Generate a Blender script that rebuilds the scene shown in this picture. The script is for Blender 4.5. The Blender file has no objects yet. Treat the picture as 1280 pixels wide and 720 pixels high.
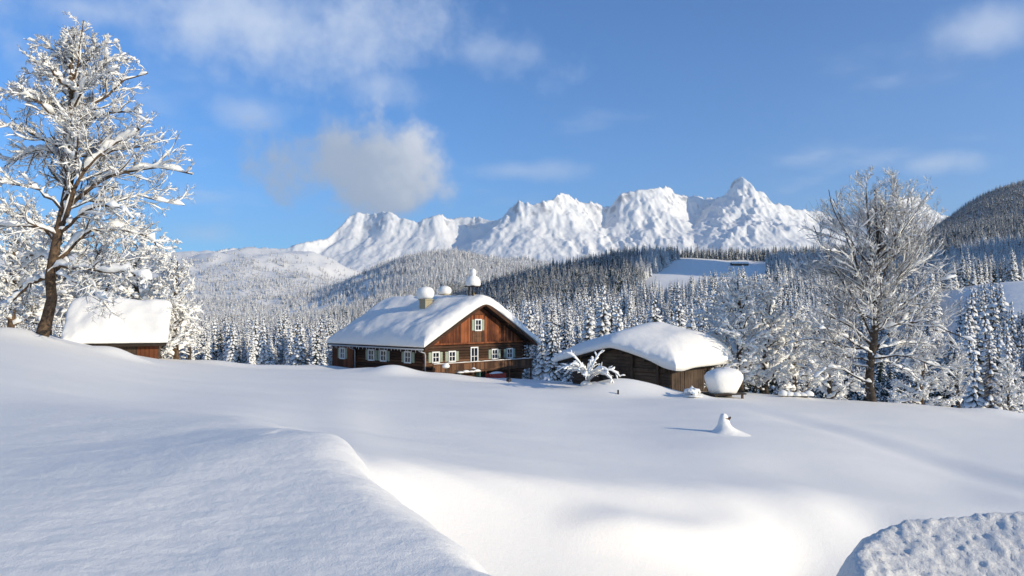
import bpy, math, random
import numpy as np
from mathutils import Vector

RNG = np.random.default_rng(7)
random.seed(7)
scene = bpy.context.scene
col = scene.collection
R = math.radians

# ------------------------------------------------------------------ camera
F_PX, HZ, CAMZ = 900.0, 395.0, 1.7          # focal length in px of the 1280 px frame, horizon row, eye height
cam_d = bpy.data.cameras.new("camera")
cam_d.sensor_width = 36.0
cam_d.lens = F_PX / 1280 * 36.0
cam_d.clip_start = 0.1
cam_d.clip_end = 60000
cam = bpy.data.objects.new("camera", cam_d)
col.objects.link(cam)
cam.location = (0, 0, CAMZ)
cam.rotation_euler = (R(90) + math.atan((HZ - 360) / F_PX), 0, 0)
scene.camera = cam

# ------------------------------------------------------------------ world, sun, exposure
SUN_AZ, SUN_EL = R(117), R(17)            # clockwise from the view direction (+Y)
SUN_DIR = Vector((math.sin(SUN_AZ) * math.cos(SUN_EL), math.cos(SUN_AZ) * math.cos(SUN_EL), math.sin(SUN_EL)))
world = bpy.data.worlds.new("World")
scene.world = world
world.use_nodes = True
scene.view_settings.view_transform = 'Standard'
scene.view_settings.look = 'None'
scene.view_settings.gamma = 1
scene.view_settings.use_curve_mapping = False
scene.view_settings.exposure = 0.13
SKY_STRENGTH = 0.13
sun_d = bpy.data.lights.new("sun", 'SUN')
sun_d.energy = 5.0
sun_d.angle = R(0.5)
sun_d.color = (1.0, 0.89, 0.7)
sun = bpy.data.objects.new("sun", sun_d)
col.objects.link(sun)
sun.rotation_euler = (-SUN_DIR).to_track_quat('-Z', 'Y').to_euler()
scene.cycles.use_denoising = True
scene.cycles.max_bounces = 6
scene.cycles.diffuse_bounces = 3
scene.cycles.glossy_bounces = 2
scene.cycles.transparent_max_bounces = 4
scene.cycles.volume_bounces = 0


class NT:
    """tiny node-tree helper"""
    def __init__(self, tree):
        self.t = tree
        tree.nodes.clear()

    def n(self, kind, **kw):
        node = self.t.nodes.new(kind)
        ins = kw.pop('i', {})
        for k, v in kw.items():
            setattr(node, k, v)
        for k, v in ins.items():
            if isinstance(v, bpy.types.NodeSocket):
                self.t.links.new(v, node.inputs[k])
            else:
                node.inputs[k].default_value = v
        return node

    def math(self, op, a, b=0.0, clamp=False):
        return self.n('ShaderNodeMath', operation=op, use_clamp=clamp, i={0: a, 1: b}).outputs[0]

    def mix(self, f, a, b):
        m = self.n('ShaderNodeMix', data_type='RGBA')
        for idx, v in ((0, f), (6, a), (7, b)):
            if isinstance(v, bpy.types.NodeSocket):
                self.t.links.new(v, m.inputs[idx])
            else:
                m.inputs[idx].default_value = v
        return m.outputs[2]

    def ss(self, v, lo, hi, tlo=0.0, thi=1.0):
        return self.n('ShaderNodeMapRange', interpolation_type='SMOOTHSTEP',
                      i={'Value': v, 'From Min': lo, 'From Max': hi, 'To Min': tlo, 'To Max': thi}).outputs[0]

    def noise(self, vec, scale, detail=4, rough=0.5, dist=0.0):
        ins = {'Scale': scale, 'Detail': detail, 'Roughness': rough, 'Distortion': dist}
        if vec is not None:
            ins['Vector'] = vec
        return self.n('ShaderNodeTexNoise', i=ins).outputs[0]

    def link(self, a, b):
        self.t.links.new(a, b)


def px_dir(px, py):
    d = Vector(((px - 640) / F_PX, 1.0, (HZ - py) / F_PX))
    return d.normalized()


def build_world():
    w = NT(world.node_tree)
    sky = w.n('ShaderNodeTexSky', sky_type='NISHITA', sun_disc=False, sun_elevation=SUN_EL,
              sun_rotation=SUN_AZ, altitude=1100, air_density=1.0, dust_density=0.4, ozone_density=2.2)
    skyc = w.n('ShaderNodeMix', data_type='RGBA', blend_type='MULTIPLY', i={0: 1.0, 6: sky.outputs[0], 7: (0.44, 0.9, 1.36, 1)}).outputs[2]
    tc = w.n('ShaderNodeTexCoord').outputs['Generated']
    sep = w.n('ShaderNodeSeparateXYZ', i={0: tc})
    x, y, z = sep.outputs
    # clouds live on a flat layer: direction -> point of the layer
    zz = w.math('ADD', w.math('MAXIMUM', z, 0.0), 0.16)
    cx = w.math('DIVIDE', x, zz)
    cy = w.math('DIVIDE', y, zz)
    cv = w.n('ShaderNodeCombineXYZ', i={0: cx, 1: cy, 2: 0.0}).outputs[0]
    n1 = w.noise(cv, 1.25, 5, 0.58)
    total = w.ss(n1, 0.54, 0.8, 0.0, 0.45)
    fade = w.ss(z, -0.02, 0.05)
    total = w.math('MULTIPLY', total, fade)
    # separate drifting cloud puffs on the sky sphere: (picture column, row, half width, half height, density)
    fine = w.math('MULTIPLY', w.math('SUBTRACT', w.noise(tc, 9.0, 7, 0.6), 0.5), 2.3)

    def puff(px, py, rx, ry):
        d = px_dir(px, py)
        k = Vector((F_PX / rx, 1.5, F_PX / ry))
        return w.n('ShaderNodeVectorMath', operation='MULTIPLY_ADD',
                   i={0: tc, 1: tuple(k), 2: (-d.x * k.x, -d.y * k.y, -d.z * k.z)}).outputs[0]

    def length(v):
        return w.n('ShaderNodeVectorMath', operation='LENGTH', i={0: v}).outputs['Value']
    for (px, py, rx, ry, amp) in [(330, 25, 340, 95, 0.82), (480, 105, 90, 40, 0.55), (620, 60, 90, 30, 0.45), (315, 138, 72, 30, 0.45),
                                  (255, 292, 60, 22, 0.5), (650, 212, 90, 16, 0.4), (1170, 204, 50, 18, 0.55), (1245, 30, 80, 34, 0.55), (110, 8, 190, 34, 0.6)]:
        e = w.math('SUBTRACT', fine, length(puff(px, py, rx, ry)))
        total = w.math('MAXIMUM', total, w.ss(e, -1.0, 0.2, 0.0, amp))
    base = w.mix(total, skyc, (5.0, 5.7, 6.9, 1))
    pv = puff(438, 203, 116, 82)
    sp = w.n('ShaderNodeSeparateXYZ', i={0: pv})
    e = w.math('SUBTRACT', fine, length(pv))
    m = w.ss(e, -1.0, -0.4, 0.0, 0.94)
    lit = w.ss(w.math('ADD', w.math('ADD', w.math('MULTIPLY', sp.outputs[2], 0.55), w.math('MULTIPLY', sp.outputs[0], 0.35)), w.math('MULTIPLY', fine, 0.9)), -0.2, 1.0)
    base = w.mix(m, base, w.mix(lit, (3.0, 3.55, 4.4, 1), (5.9, 6.1, 6.5, 1)))
    bg = w.n('ShaderNodeBackground', i={'Color': base, 'Strength': SKY_STRENGTH})
    out = w.n('ShaderNodeOutputWorld')
    w.link(bg.outputs[0], out.inputs[0])


build_world()


# ------------------------------------------------------------------ general helpers
def tag(o, label=None, cat=None, group=None, kind=None):
    if label:
        o['label'] = label
    if cat:
        o['category'] = cat
    if group:
        o['group'] = group
    if kind:
        o['kind'] = kind
    return o


def empty(name, loc=(0, 0, 0), rz=0.0, parent=None):
    o = bpy.data.objects.new(name, None)
    col.objects.link(o)
    o.empty_display_size = 0.2
    o.location = loc
    o.rotation_euler = (0, 0, rz)
    o.parent = parent
    return o


def link_mesh(name, me, parent=None, loc=None):
    o = bpy.data.objects.new(name, me)
    col.objects.link(o)
    if parent:
        o.parent = parent
    if loc is not None:
        o.location = loc
    return o


def np_mesh(name, V, quads=None, tris=None, mats=(), smooth=True, mat_idx=None):
    """fast mesh from arrays"""
    V = np.asarray(V, dtype=np.float32).reshape(-1, 3)
    loops, starts, totals = [], [], []
    n0 = 0
    if quads is not None and len(quads):
        q = np.asarray(quads, dtype=np.int32).reshape(-1, 4)
        loops.append(q.ravel())
        starts.append(np.arange(len(q), dtype=np.int32) * 4)
        totals.append(np.full(len(q), 4, dtype=np.int32))
        n0 = len(q) * 4
    if tris is not None and len(tris):
        t = np.asarray(tris, dtype=np.int32).reshape(-1, 3)
        loops.append(t.ravel())
        starts.append(np.arange(len(t), dtype=np.int32) * 3 + n0)
        totals.append(np.full(len(t), 3, dtype=np.int32))
    loops = np.concatenate(loops)
    starts = np.concatenate(starts)
    totals = np.concatenate(totals)
    me = bpy.data.meshes.new(name)
    me.vertices.add(len(V))
    me.vertices.foreach_set('co', V.ravel())
    me.loops.add(len(loops))
    me.loops.foreach_set('vertex_index', loops)
    me.polygons.add(len(starts))
    me.polygons.foreach_set('loop_start', starts)
    me.polygons.foreach_set('loop_total', totals)
    if smooth:
        me.polygons.foreach_set('use_smooth', np.ones(len(starts), dtype=bool))
    for m in mats:
        me.materials.append(m)
    if mat_idx is not None:
        me.polygons.foreach_set('material_index', np.asarray(mat_idx, dtype=np.int32))
    me.update(calc_edges=True)
    return me


class MB:
    """collects boxes, prisms and tubes into one mesh"""
    def __init__(self):
        self.v, self.f = [], []

    def hexa(self, pts):
        b = len(self.v)
        self.v += [tuple(p) for p in pts]
        for q in ((0, 3, 2, 1), (4, 5, 6, 7), (0, 1, 5, 4), (1, 2, 6, 5), (2, 3, 7, 6), (3, 0, 4, 7)):
            self.f.append(tuple(b + i for i in q))
        return self

    def box(self, x0, y0, z0, x1, y1, z1):
        return self.hexa([(x0, y0, z0), (x1, y0, z0), (x1, y1, z0), (x0, y1, z0),
                          (x0, y0, z1), (x1, y0, z1), (x1, y1, z1), (x0, y1, z1)])

    def poly_prism(self, pts, d):
        """pts: 3D polygon, extruded by vector d"""
        b = len(self.v)
        n = len(pts)
        d = Vector(d)
        self.v += [tuple(p) for p in pts] + [tuple(Vector(p) + d) for p in pts]
        self.f.append(tuple(b + i for i in range(n))[::-1])
        self.f.append(tuple(b + n + i for i in range(n)))
        for i in range(n):
            j = (i + 1) % n
            self.f.append((b + i, b + j, b + n + j, b + n + i))
        return self

    def tube(self, pts, radii, sides=8):
        pts = [Vector(p) for p in pts]
        if not hasattr(radii, '__len__'):
            radii = [radii] * len(pts)
        b = len(self.v)
        for k, p in enumerate(pts):
            t = (pts[min(k + 1, len(pts) - 1)] - pts[max(k - 1, 0)]).normalized()
            ref = Vector((0, 0, 1)) if abs(t.z) < 0.9 else Vector((1, 0, 0))
            a = t.cross(ref).normalized()
            c = a.cross(t)
            for s in range(sides):
                th = 2 * math.pi * s / sides
                self.v.append(tuple(p + (a * math.cos(th) + c * math.sin(th)) * radii[k]))
        for k in range(len(pts) - 1):
            for s in range(sides):
                s2 = (s + 1) % sides
                self.f.append((b + k * sides + s, b + k * sides + s2, b + (k + 1) * sides + s2, b + (k + 1) * sides + s))
        self.f.append(tuple(b + s for s in range(sides))[::-1])
        e = b + (len(pts) - 1) * sides
        self.f.append(tuple(e + s for s in range(sides)))
        return self

    def lathe(self, c, prof, sides=14, seed=0, wob=0.0):
        """profile of (radius, z) turned about a vertical axis through c"""
        rnd = random.Random(seed)
        b = len(self.v)
        ph = [rnd.uniform(0, 6.28) for _ in range(3)]
        for (r, z) in prof:
            for s in range(sides):
                th = 2 * math.pi * s / sides
                k = 1 + wob * (math.sin(th + ph[0]) + 0.6 * math.sin(2 * th + ph[1]) + 0.4 * math.sin(3 * th + ph[2] + z * 2))
                self.v.append((c[0] + r * k * math.cos(th), c[1] + r * k * math.sin(th), c[2] + z))
        n = len(prof)
        for k in range(n - 1):
            for s in range(sides):
                s2 = (s + 1) % sides
                self.f.append((b + k * sides + s, b + k * sides + s2, b + (k + 1) * sides + s2, b + (k + 1) * sides + s))
        self.f.append(tuple(b + s for s in range(sides))[::-1])
        e = b + (n - 1) * sides
        self.f.append(tuple(e + s for s in range(sides)))
        return self

    def build(self, name, mat, parent=None, smooth=False):
        me = bpy.data.meshes.new(name)
        me.from_pydata(self.v, [], self.f)
        me.materials.append(mat)
        if smooth:
            me.polygons.foreach_set('use_smooth', [True] * len(me.polygons))
        me.update()
        return link_mesh(name, me, parent)


# ------------------------------------------------------------------ numpy noise
_perm = np.random.default_rng(11).permutation(1024).astype(np.int64)
_ang = np.random.default_rng(12).uniform(0, 2 * np.pi, 1024)
_gx, _gy = np.cos(_ang), np.sin(_ang)


def pnoise(x, y, seed=0):
    x = np.asarray(x, dtype=np.float64) + seed * 17.31
    y = np.asarray(y, dtype=np.float64) + seed * 9.77
    xi, yi = np.floor(x).astype(np.int64), np.floor(y).astype(np.int64)
    xf, yf = x - xi, y - yi
    u = xf * xf * xf * (xf * (xf * 6 - 15) + 10)
    v = yf * yf * yf * (yf * (yf * 6 - 15) + 10)

    def g(ix, iy, dx, dy):
        h = _perm[(_perm[ix & 1023] + iy) & 1023]
        return _gx[h] * dx + _gy[h] * dy
    a = g(xi, yi, xf, yf)
    b = g(xi + 1, yi, xf - 1, yf)
    c = g(xi, yi + 1, xf, yf - 1)
    d = g(xi + 1, yi + 1, xf - 1, yf - 1)
    return ((a + u * (b - a)) + v * ((c + u * (d - c)) - (a + u * (b - a)))) * 1.45


def fbm(x, y, oct=4, gain=0.5, lac=2.03, seed=0):
    s, a = 0.0, 1.0
    for o in range(oct):
        s = s + a * pnoise(x, y, seed + o * 3)
        x, y, a = x * lac, y * lac, a * gain
    return s


def ridged(x, y, oct=5, gain=0.5, lac=2.07, seed=0):
    s, a, w = 0.0, 1.0, 1.0
    for o in range(oct):
        n = 1 - np.abs(pnoise(x, y, seed + o * 5))
        n = n * n * w
        w = np.clip(n * 1.6, 0, 1)
        s = s + a * n
        x, y, a = x * lac, y * lac, a * gain
    return s


def sstep(a, b, x):
    t = np.clip((x - a) / (b - a), 0, 1)
    return t * t * (3 - 2 * t)


def pchip(xk, yk, x):
    """monotone cubic interpolation; yk may have trailing dimensions"""
    xk = np.asarray(xk, float)
    yk = np.asarray(yk, float)
    h = np.diff(xk)
    ex = (slice(None),) + (None,) * (yk.ndim - 1)
    dl = np.diff(yk, axis=0) / h[ex]
    m = np.zeros_like(yk)
    m[0], m[-1] = dl[0], dl[-1]
    if len(xk) > 2:
        prod = dl[:-1] * dl[1:]
        w1 = (2 * h[1:] + h[:-1])[ex]
        w2 = (h[1:] + 2 * h[:-1])[ex]
        with np.errstate(divide='ignore', invalid='ignore'):
            hm = (w1 + w2) / (w1 / dl[:-1] + w2 / dl[1:])
        m[1:-1] = np.where(prod > 0, hm, 0.0)
    x = np.clip(x, xk[0], xk[-1])
    k = np.clip(np.searchsorted(xk, x) - 1, 0, len(xk) - 2)
    t = (x - xk[k]) / h[k]
    et = (slice(None),) + (None,) * (yk.ndim - 1)
    t, hh = t[et], h[k][et]
    return ((2 * t**3 - 3 * t**2 + 1) * yk[k] + (t**3 - 2 * t**2 + t) * hh * m[k]
            + (-2 * t**3 + 3 * t**2) * yk[k + 1] + (t**3 - t**2) * hh * m[k + 1])


# ------------------------------------------------------------------ materials
def new_mat(name):
    m = bpy.data.materials.new(name)
    m.use_nodes = True
    return m, NT(m.node_tree)


def finish(t, bsdf):
    o = t.n('ShaderNodeOutputMaterial')
    t.link(bsdf, o.inputs[0])


def snow_material(name, bump=0.0, scale=3.0, albedo=(0.9, 0.86, 0.785), grain=0.0):
    m, t = new_mat(name)
    pos = t.n('ShaderNodeNewGeometry').outputs['Position']
    n = t.noise(pos, 0.35, 3)
    c = t.mix(n, (albedo[0] * 0.97, albedo[1] * 0.97, albedo[2] * 0.975, 1), (min(albedo[0] * 1.03, .93), min(albedo[1] * 1.03, .93), min(albedo[2] * 1.02, .93), 1))
    ins = {'Base Color': c, 'Roughness': 0.75, 'Specular IOR Level': 0.18}
    if bump > 0:
        h = t.noise(pos, scale, 6, 0.6)
        if grain > 0:
            h = t.math('ADD', t.math('MULTIPLY', h, 0.5), t.math('ADD', t.math('MULTIPLY', t.noise(pos, 16.0, 4, 0.6), grain * 1.6), t.math('MULTIPLY', t.noise(pos, 75.0, 3, 0.6), grain)))
            cr = t.n('ShaderNodeAttribute', attribute_name='crust').outputs['Fac']
            h = t.math('ADD', h, t.math('MULTIPLY', cr, t.math('MULTIPLY', t.noise(pos, 13.0, 6, 0.75), 1.6)))
        ins['Normal'] = t.n('ShaderNodeBump', i={'Strength': 1.0, 'Distance': bump, 'Height': h}).outputs[0]
    b = t.n('ShaderNodeBsdfPrincipled', i=ins)
    finish(t, b.outputs[0])
    return m


def wood_material(name, dark, light, scale=1.0, axis='Z', wear=0.3):
    m, t = new_mat(name)
    tc = t.n('ShaderNodeTexCoord').outputs['Object']
    sc = {'Z': (9, 9, 0.7), 'X': (0.7, 0.7, 9)}[axis]
    mp = t.n('ShaderNodeMapping', i={'Vector': tc, 'Scale': tuple(s * scale for s in sc)}).outputs[0]
    n = t.noise(mp, 1.0, 5, 0.6, 0.4)
    big = t.noise(tc, 0.6, 3, 0.6)
    isl = t.n('ShaderNodeNewGeometry').outputs['Random Per Island']
    f = t.math('ADD', t.math('MULTIPLY', n, 0.8), t.math('MULTIPLY', t.math('SUBTRACT', isl, 0.5), 0.6))
    f = t.ss(t.math('ADD', f, t.math('MULTIPLY', t.math('SUBTRACT', big, 0.5), wear * 2)), 0.15, 0.75)
    c = t.mix(f, dark + (1,), light + (1,))
    bmp = t.n('ShaderNodeBump', i={'Strength': 0.6, 'Distance': 0.02, 'Height': n}).outputs[0]
    b = t.n('ShaderNodeBsdfPrincipled', i={'Base Color': c, 'Roughness': 0.8, 'Specular IOR Level': 0.2, 'Normal': bmp})
    finish(t, b.outputs[0])
    return m


def plain_material(name, c, rough=0.7, var=0.15, scale=4.0, spec=0.3, metal=0.0):
    m, t = new_mat(name)
    tc = t.n('ShaderNodeTexCoord').outputs['Object']
    n = t.noise(tc, scale, 5, 0.6)
    lo = tuple(v * (1 - var) for v in c) + (1,)
    hi = tuple(min(1, v * (1 + var)) for v in c) + (1,)
    b = t.n('ShaderNodeBsdfPrincipled', i={'Base Color': t.mix(n, lo, hi), 'Roughness': rough, 'Specular IOR Level': spec, 'Metallic': metal})
    finish(t, b.outputs[0])
    return m


def bark_material(name, dark, light, frost=0.0):
    m, t = new_mat(name)
    g = t.n('ShaderNodeNewGeometry')
    n = t.noise(g.outputs['Position'], 5.0, 5, 0.65)
    c = t.mix(t.ss(n, 0.3, 0.7), dark + (1,), light + (1,))
    if frost > 0:      # rime clinging to the bark in patches
        c = t.mix(t.ss(t.noise(g.outputs['Position'], 2.6, 4, 0.6), 0.62 - frost * 0.3, 0.75 - frost * 0.2), c, (0.72, 0.74, 0.78, 1))
    b = t.n('ShaderNodeBsdfPrincipled', i={'Base Color': c, 'Roughness': 0.9, 'Specular IOR Level': 0.1})
    finish(t, b.outputs[0])
    return m


def mountain_material():
    m, t = new_mat('mountain_snow_and_rock')
    g = t.n('ShaderNodeNewGeometry')
    sep = t.n('ShaderNodeSeparateXYZ', i={0: g.outputs['Normal']})
    pos = g.outputs['Position']
    n = t.noise(pos, 0.006, 7, 0.65)
    n3 = t.noise(pos, 0.02, 5, 0.7)
    steep = t.math('SUBTRACT', sep.outputs[2], t.math('MULTIPLY', t.math('SUBTRACT', n, 0.5), 0.75))
    f = t.ss(steep, 0.36, 0.56)
    rock = t.mix(n3, (0.24, 0.25, 0.27, 1), (0.5, 0.5, 0.51, 1))
    c = t.mix(f, rock, (0.9, 0.88, 0.83, 1))
    bmp = t.n('ShaderNodeBump', i={'Strength': 0.6, 'Distance': 14.0, 'Height': t.noise(pos, 0.012, 6, 0.6)}).outputs[0]
    b = t.n('ShaderNodeBsdfPrincipled', i={'Base Color': c, 'Roughness': 0.85, 'Specular IOR Level': 0.1, 'Normal': bmp})
    finish(t, b.outputs[0])
    return m


M = {
    'snow_field': snow_material('field_snow', bump=0.022, scale=2.5, grain=0.2),
    'snow': snow_material('settled_snow', bump=0.03, scale=3.0),
    'tree_snow': snow_material('snow_on_branches', albedo=(0.9, 0.88, 0.83)),
    'terrain_snow': snow_material('valley_snow', bump=1.2, scale=0.03),
    'mountain': mountain_material(),
    'boards': wood_material('red_brown_boards', (0.085, 0.027, 0.012), (0.33, 0.105, 0.038), 1.0, 'Z', 0.35),
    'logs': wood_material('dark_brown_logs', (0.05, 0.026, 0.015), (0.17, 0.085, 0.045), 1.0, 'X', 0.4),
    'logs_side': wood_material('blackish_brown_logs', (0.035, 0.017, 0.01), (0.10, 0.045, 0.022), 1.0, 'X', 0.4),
    'annex': wood_material('reddish_annex_boards', (0.07, 0.025, 0.012), (0.19, 0.065, 0.026), 1.0, 'Z', 0.3),
    'old_wood': wood_material('weathered_barn_boards', (0.018, 0.012, 0.008), (0.11, 0.075, 0.05), 1.3, 'Z', 0.4),
    'old_beam': wood_material('weathered_beam', (0.035, 0.024, 0.016), (0.13, 0.09, 0.06), 1.0, 'X', 0.4),
    'dark_wood': plain_material('dark_roof_timber', (0.035, 0.025, 0.018), 0.85, 0.4),
    'rail': wood_material('balcony_boards', (0.06, 0.03, 0.017), (0.2, 0.1, 0.05), 1.0, 'Z', 0.35),
    'white': plain_material('white_window_paint', (0.78, 0.77, 0.73), 0.5, 0.06),
    'shutter': plain_material('faded_green_shutter_paint', (0.33, 0.37, 0.27), 0.7, 0.25),
    'glass': plain_material('dark_window_glass', (0.012, 0.015, 0.02), 0.08, 0.1, spec=0.6),
    'curtain': plain_material('white_curtain', (0.6, 0.6, 0.6), 0.9, 0.1),
    'zinc': plain_material('grey_zinc', (0.42, 0.43, 0.44), 0.5, 0.15, metal=0.4),
    'masonry': plain_material('lichen_grey_masonry', (0.36, 0.31, 0.2), 0.9, 0.4, 6.0),
    'bark': bark_material('brown_bark', (0.05, 0.034, 0.022), (0.16, 0.105, 0.065)),
    'bark_grey': bark_material('grey_frosted_bark', (0.035, 0.027, 0.021), (0.1, 0.078, 0.06), 0.12),
    'twig': bark_material('rime_covered_twigs', (0.09, 0.07, 0.055), (0.22, 0.18, 0.145), 0.45),
    'twig_dark': bark_material('bare_twigs', (0.06, 0.046, 0.036), (0.15, 0.118, 0.09), 0.42),
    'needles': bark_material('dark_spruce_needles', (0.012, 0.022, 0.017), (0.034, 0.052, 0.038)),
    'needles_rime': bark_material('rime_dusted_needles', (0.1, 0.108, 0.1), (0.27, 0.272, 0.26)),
    'teal': plain_material('faded_teal_paint', (0.05, 0.12, 0.1), 0.6, 0.3),
    'red': plain_material('red_paint', (0.36, 0.05, 0.03), 0.6, 0.3),
    'black_metal': plain_material('black_metal', (0.02, 0.02, 0.022), 0.5, 0.2),
    'bronze': plain_material('bronze_bell', (0.2, 0.15, 0.07), 0.45, 0.2, metal=0.6),
}

# ------------------------------------------------------------------ terrain
# each column: bearing through picture column px, then (depth in m, picture row of the ground there)
COLS = {
    -300: [(4.9, 700), (9, 545), (16, 470), (27, 424), (45, 396), (70, 385), (100, 384), (400, 384), (1500, 370), (3000, 340), (4000, 312), (4800, 330)],
    0: [(4.9, 720), (9, 562), (16.5, 500), (27, 450), (45, 414), (55, 409), (70, 411), (100, 425), (200, 440), (450, 440), (900, 422), (1500, 402), (2300, 380), (3200, 345), (4000, 313), (4800, 330)],
    200: [(4.9, 720), (9, 590), (14, 535), (20, 508), (30, 480), (45, 457), (60, 447), (72, 448), (100, 458), (200, 470), (430, 450), (600, 440), (900, 424), (1500, 405), (2300, 380), (3200, 345), (4000, 315), (4800, 330)],
    300: [(6, 690), (9, 610), (14, 548), (20, 514), (30, 490), (45, 469), (62, 459), (75, 458), (110, 468), (250, 478), (430, 454), (600, 442), (900, 425), (1500, 408), (2200, 386), (3000, 350), (4000, 314), (4800, 330)],
    400: [(6, 740), (10, 640), (14, 572), (20, 530), (30, 499), (45, 475), (62, 463), (78, 462), (110, 472), (280, 482), (440, 456), (600, 440), (900, 422), (1400, 402), (2000, 384), (2600, 368), (3200, 352), (4200, 314), (4900, 332)],
    435: [(7, 800), (10.5, 690), (14, 575), (20, 532), (30, 501), (45, 476), (62, 464), (78, 463), (110, 473), (290, 483), (445, 456), (600, 439), (900, 420), (1350, 399), (1900, 378), (2500, 358), (2800, 356), (3300, 362), (4200, 338), (4900, 345)],
    470: [(7, 850), (11, 720), (14, 578), (17, 556), (22, 534), (32, 503), (47, 477), (62, 466), (78, 465), (110, 475), (300, 484), (450, 456), (600, 437), (900, 418), (1300, 394), (1800, 368), (2300, 342), (2650, 330), (3200, 345), (4200, 350), (4900, 352)],
    550: [(7, 930), (11.5, 730), (15, 587), (18, 565), (23, 541), (33, 507), (47, 482), (62, 469), (80, 468), (110, 478), (300, 484), (450, 456), (600, 436), (900, 414), (1300, 384), (1800, 350), (2300, 324), (2600, 315), (3100, 335), (4200, 345), (4900, 350)],
    640: [(8, 950), (12.3, 730), (16, 595), (19, 572), (24, 547), (34, 511), (48, 486), (62, 473), (80, 472), (110, 483), (300, 490), (450, 464), (600, 432), (900, 392), (1150, 362), (1300, 354), (1500, 366), (2000, 350), (2600, 330), (2900, 328), (3400, 342), (4900, 350)],
    720: [(8.5, 950), (13, 730), (16.6, 603), (20, 578), (26, 548), (36, 515), (48, 491), (62, 478), (78, 478), (110, 490), (250, 498), (400, 474), (550, 434), (800, 388), (1000, 358), (1220, 338), (1400, 346), (2000, 356), (2900, 340), (3400, 345), (4900, 350)],
    800: [(9, 950), (13.8, 730), (17.2, 608), (20, 588), (27, 550), (37, 516), (49, 495), (60, 483), (78, 482), (110, 494), (250, 500), (380, 474), (500, 444), (700, 390), (850, 356), (940, 346), (1080, 334), (1180, 321), (1400, 336), (2200, 352), (3200, 335), (4900, 345)],
    900: [(10, 950), (15, 726), (18, 614), (21, 592), (28, 547), (38, 516), (50, 494), (60, 488), (72, 489), (110, 503), (240, 510), (360, 476), (480, 442), (680, 386), (850, 352), (930, 346), (1100, 331), (1220, 325), (1400, 336), (2200, 350), (3200, 335), (4900, 345)],
    1000: [(11, 950), (16.5, 722), (19, 620), (22, 598), (28, 558), (38, 524), (50, 501), (58, 496), (70, 500), (110, 514), (220, 522), (340, 484), (450, 448), (600, 404), (750, 374), (950, 346), (1150, 330), (1300, 325), (1500, 335), (2500, 345), (4900, 345)],
    1110: [(11, 950), (17, 710), (20, 631), (23, 606), (29, 570), (38, 535), (50, 507), (58, 502), (70, 508), (110, 526), (220, 532), (350, 492), (500, 444), (700, 392), (900, 357), (1100, 332), (1400, 318), (1700, 312), (2100, 325), (3500, 345), (4900, 350)],
    1190: [(11, 900), (16.5, 715), (20, 640), (24, 612), (30, 576), (39, 540), (50, 514), (57, 509), (70, 516), (110, 534), (220, 538), (340, 486), (430, 446), (520, 408), (600, 384), (680, 364), (900, 345), (1250, 315), (1800, 285), (2300, 268), (2700, 282), (4900, 340)],
    1280: [(11, 880), (16, 720), (20, 650), (28, 592), (38, 551), (50, 523), (56, 518), (70, 528), (110, 545), (220, 545), (320, 480), (400, 436), (500, 390), (600, 358), (660, 352), (900, 330), (1200, 300), (1700, 262), (2300, 234), (2600, 229), (2900, 240), (4900, 330)],
    1560: [(11, 870), (16, 735), (28, 614), (50, 535), (56, 533), (70, 541), (110, 555), (220, 545), (330, 470), (600, 345), (900, 315), (1200, 285), (1700, 240), (2300, 200), (2700, 190), (3100, 205), (4900, 330)],
}
_lr = np.linspace(math.log(2.0), math.log(16000.0), 900)


BRINK = {470: 14, 550: 15, 640: 16, 720: 16.6, 800: 17.2, 900: 18, 1000: 19, 1110: 20}


def _columns():
    azs, prof = [], []
    def add(az, rs, zs):
        rs, zs = np.array(rs, float), np.array(zs, float)
        e = (zs - CAMZ) / rs
        azs.append(az)
        prof.append(pchip(np.log(rs), e, _lr))
    def far(r0):     # wide plain behind the last ridge
        return [9000, 16000], [-60.0, -200.0]
    add(-180, [2, 10, 50, 200, 1000, 5000, 16000], [0, 0.1, 1, 6, 20, 20, 0])
    add(-95, [2, 10, 50, 200, 1000, 5000, 16000], [0, 0.4, 4, 12, 40, 60, 0])
    for px in sorted(COLS):
        az = math.atan((px - 640) / F_PX)
        ds, zs = [], []
        first = COLS[px][0]
        z1 = CAMZ - (first[1] - HZ) / F_PX * first[0]
        ds.append(2.0)
        zs.append(z1 + 0.1 if px < 450 else z1 - 0.2)
        for (d, py) in COLS[px]:
            ds.append(d / math.cos(az))
            zs.append(CAMZ - (py - HZ) / F_PX * d)
        if px in BRINK:
            k = min(range(len(ds)), key=lambda q: abs(ds[q] * math.cos(az) - BRINK[px]))
            ze, zn, dn = zs[k], zs[k + 1], ds[k + 1]
            ds[k + 1:k + 1] = [ds[k] + .5]
            zs[k + 1:k + 1] = [ze + (zn - ze) * .5 / (dn - ds[k]) + .03]
            ds[k:k] = [ds[k] - .55]
            zs[k:k] = [ze - .2]
        a, b = far(ds[-1])
        add(math.degrees(az), ds + a, zs + b)
    add(75, [2, 10, 20, 50, 100, 300, 1000, 5000, 16000], [-1.5, -2.5, -4, -8, -14, -40, -60, -60, -200])
    add(125, [2, 10, 20, 50, 100, 300, 1000, 5000, 16000], [-.6, -1.2, -2, -5, -10, -30, -50, -60, -200])
    add(180, [2, 10, 50, 200, 1000, 5000, 16000], [0, 0.1, 1, 6, 20, 20, 0])
    return np.array(azs), np.array(prof)


_az_k, _prof = _columns()
_az_grid = np.concatenate([np.arange(-180, -46, 2.0), np.arange(-46, 50, 0.25), np.arange(50, 180.1, 2.0)])
_E = pchip(_az_k, _prof, _az_grid)          # (az, lr)
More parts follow.
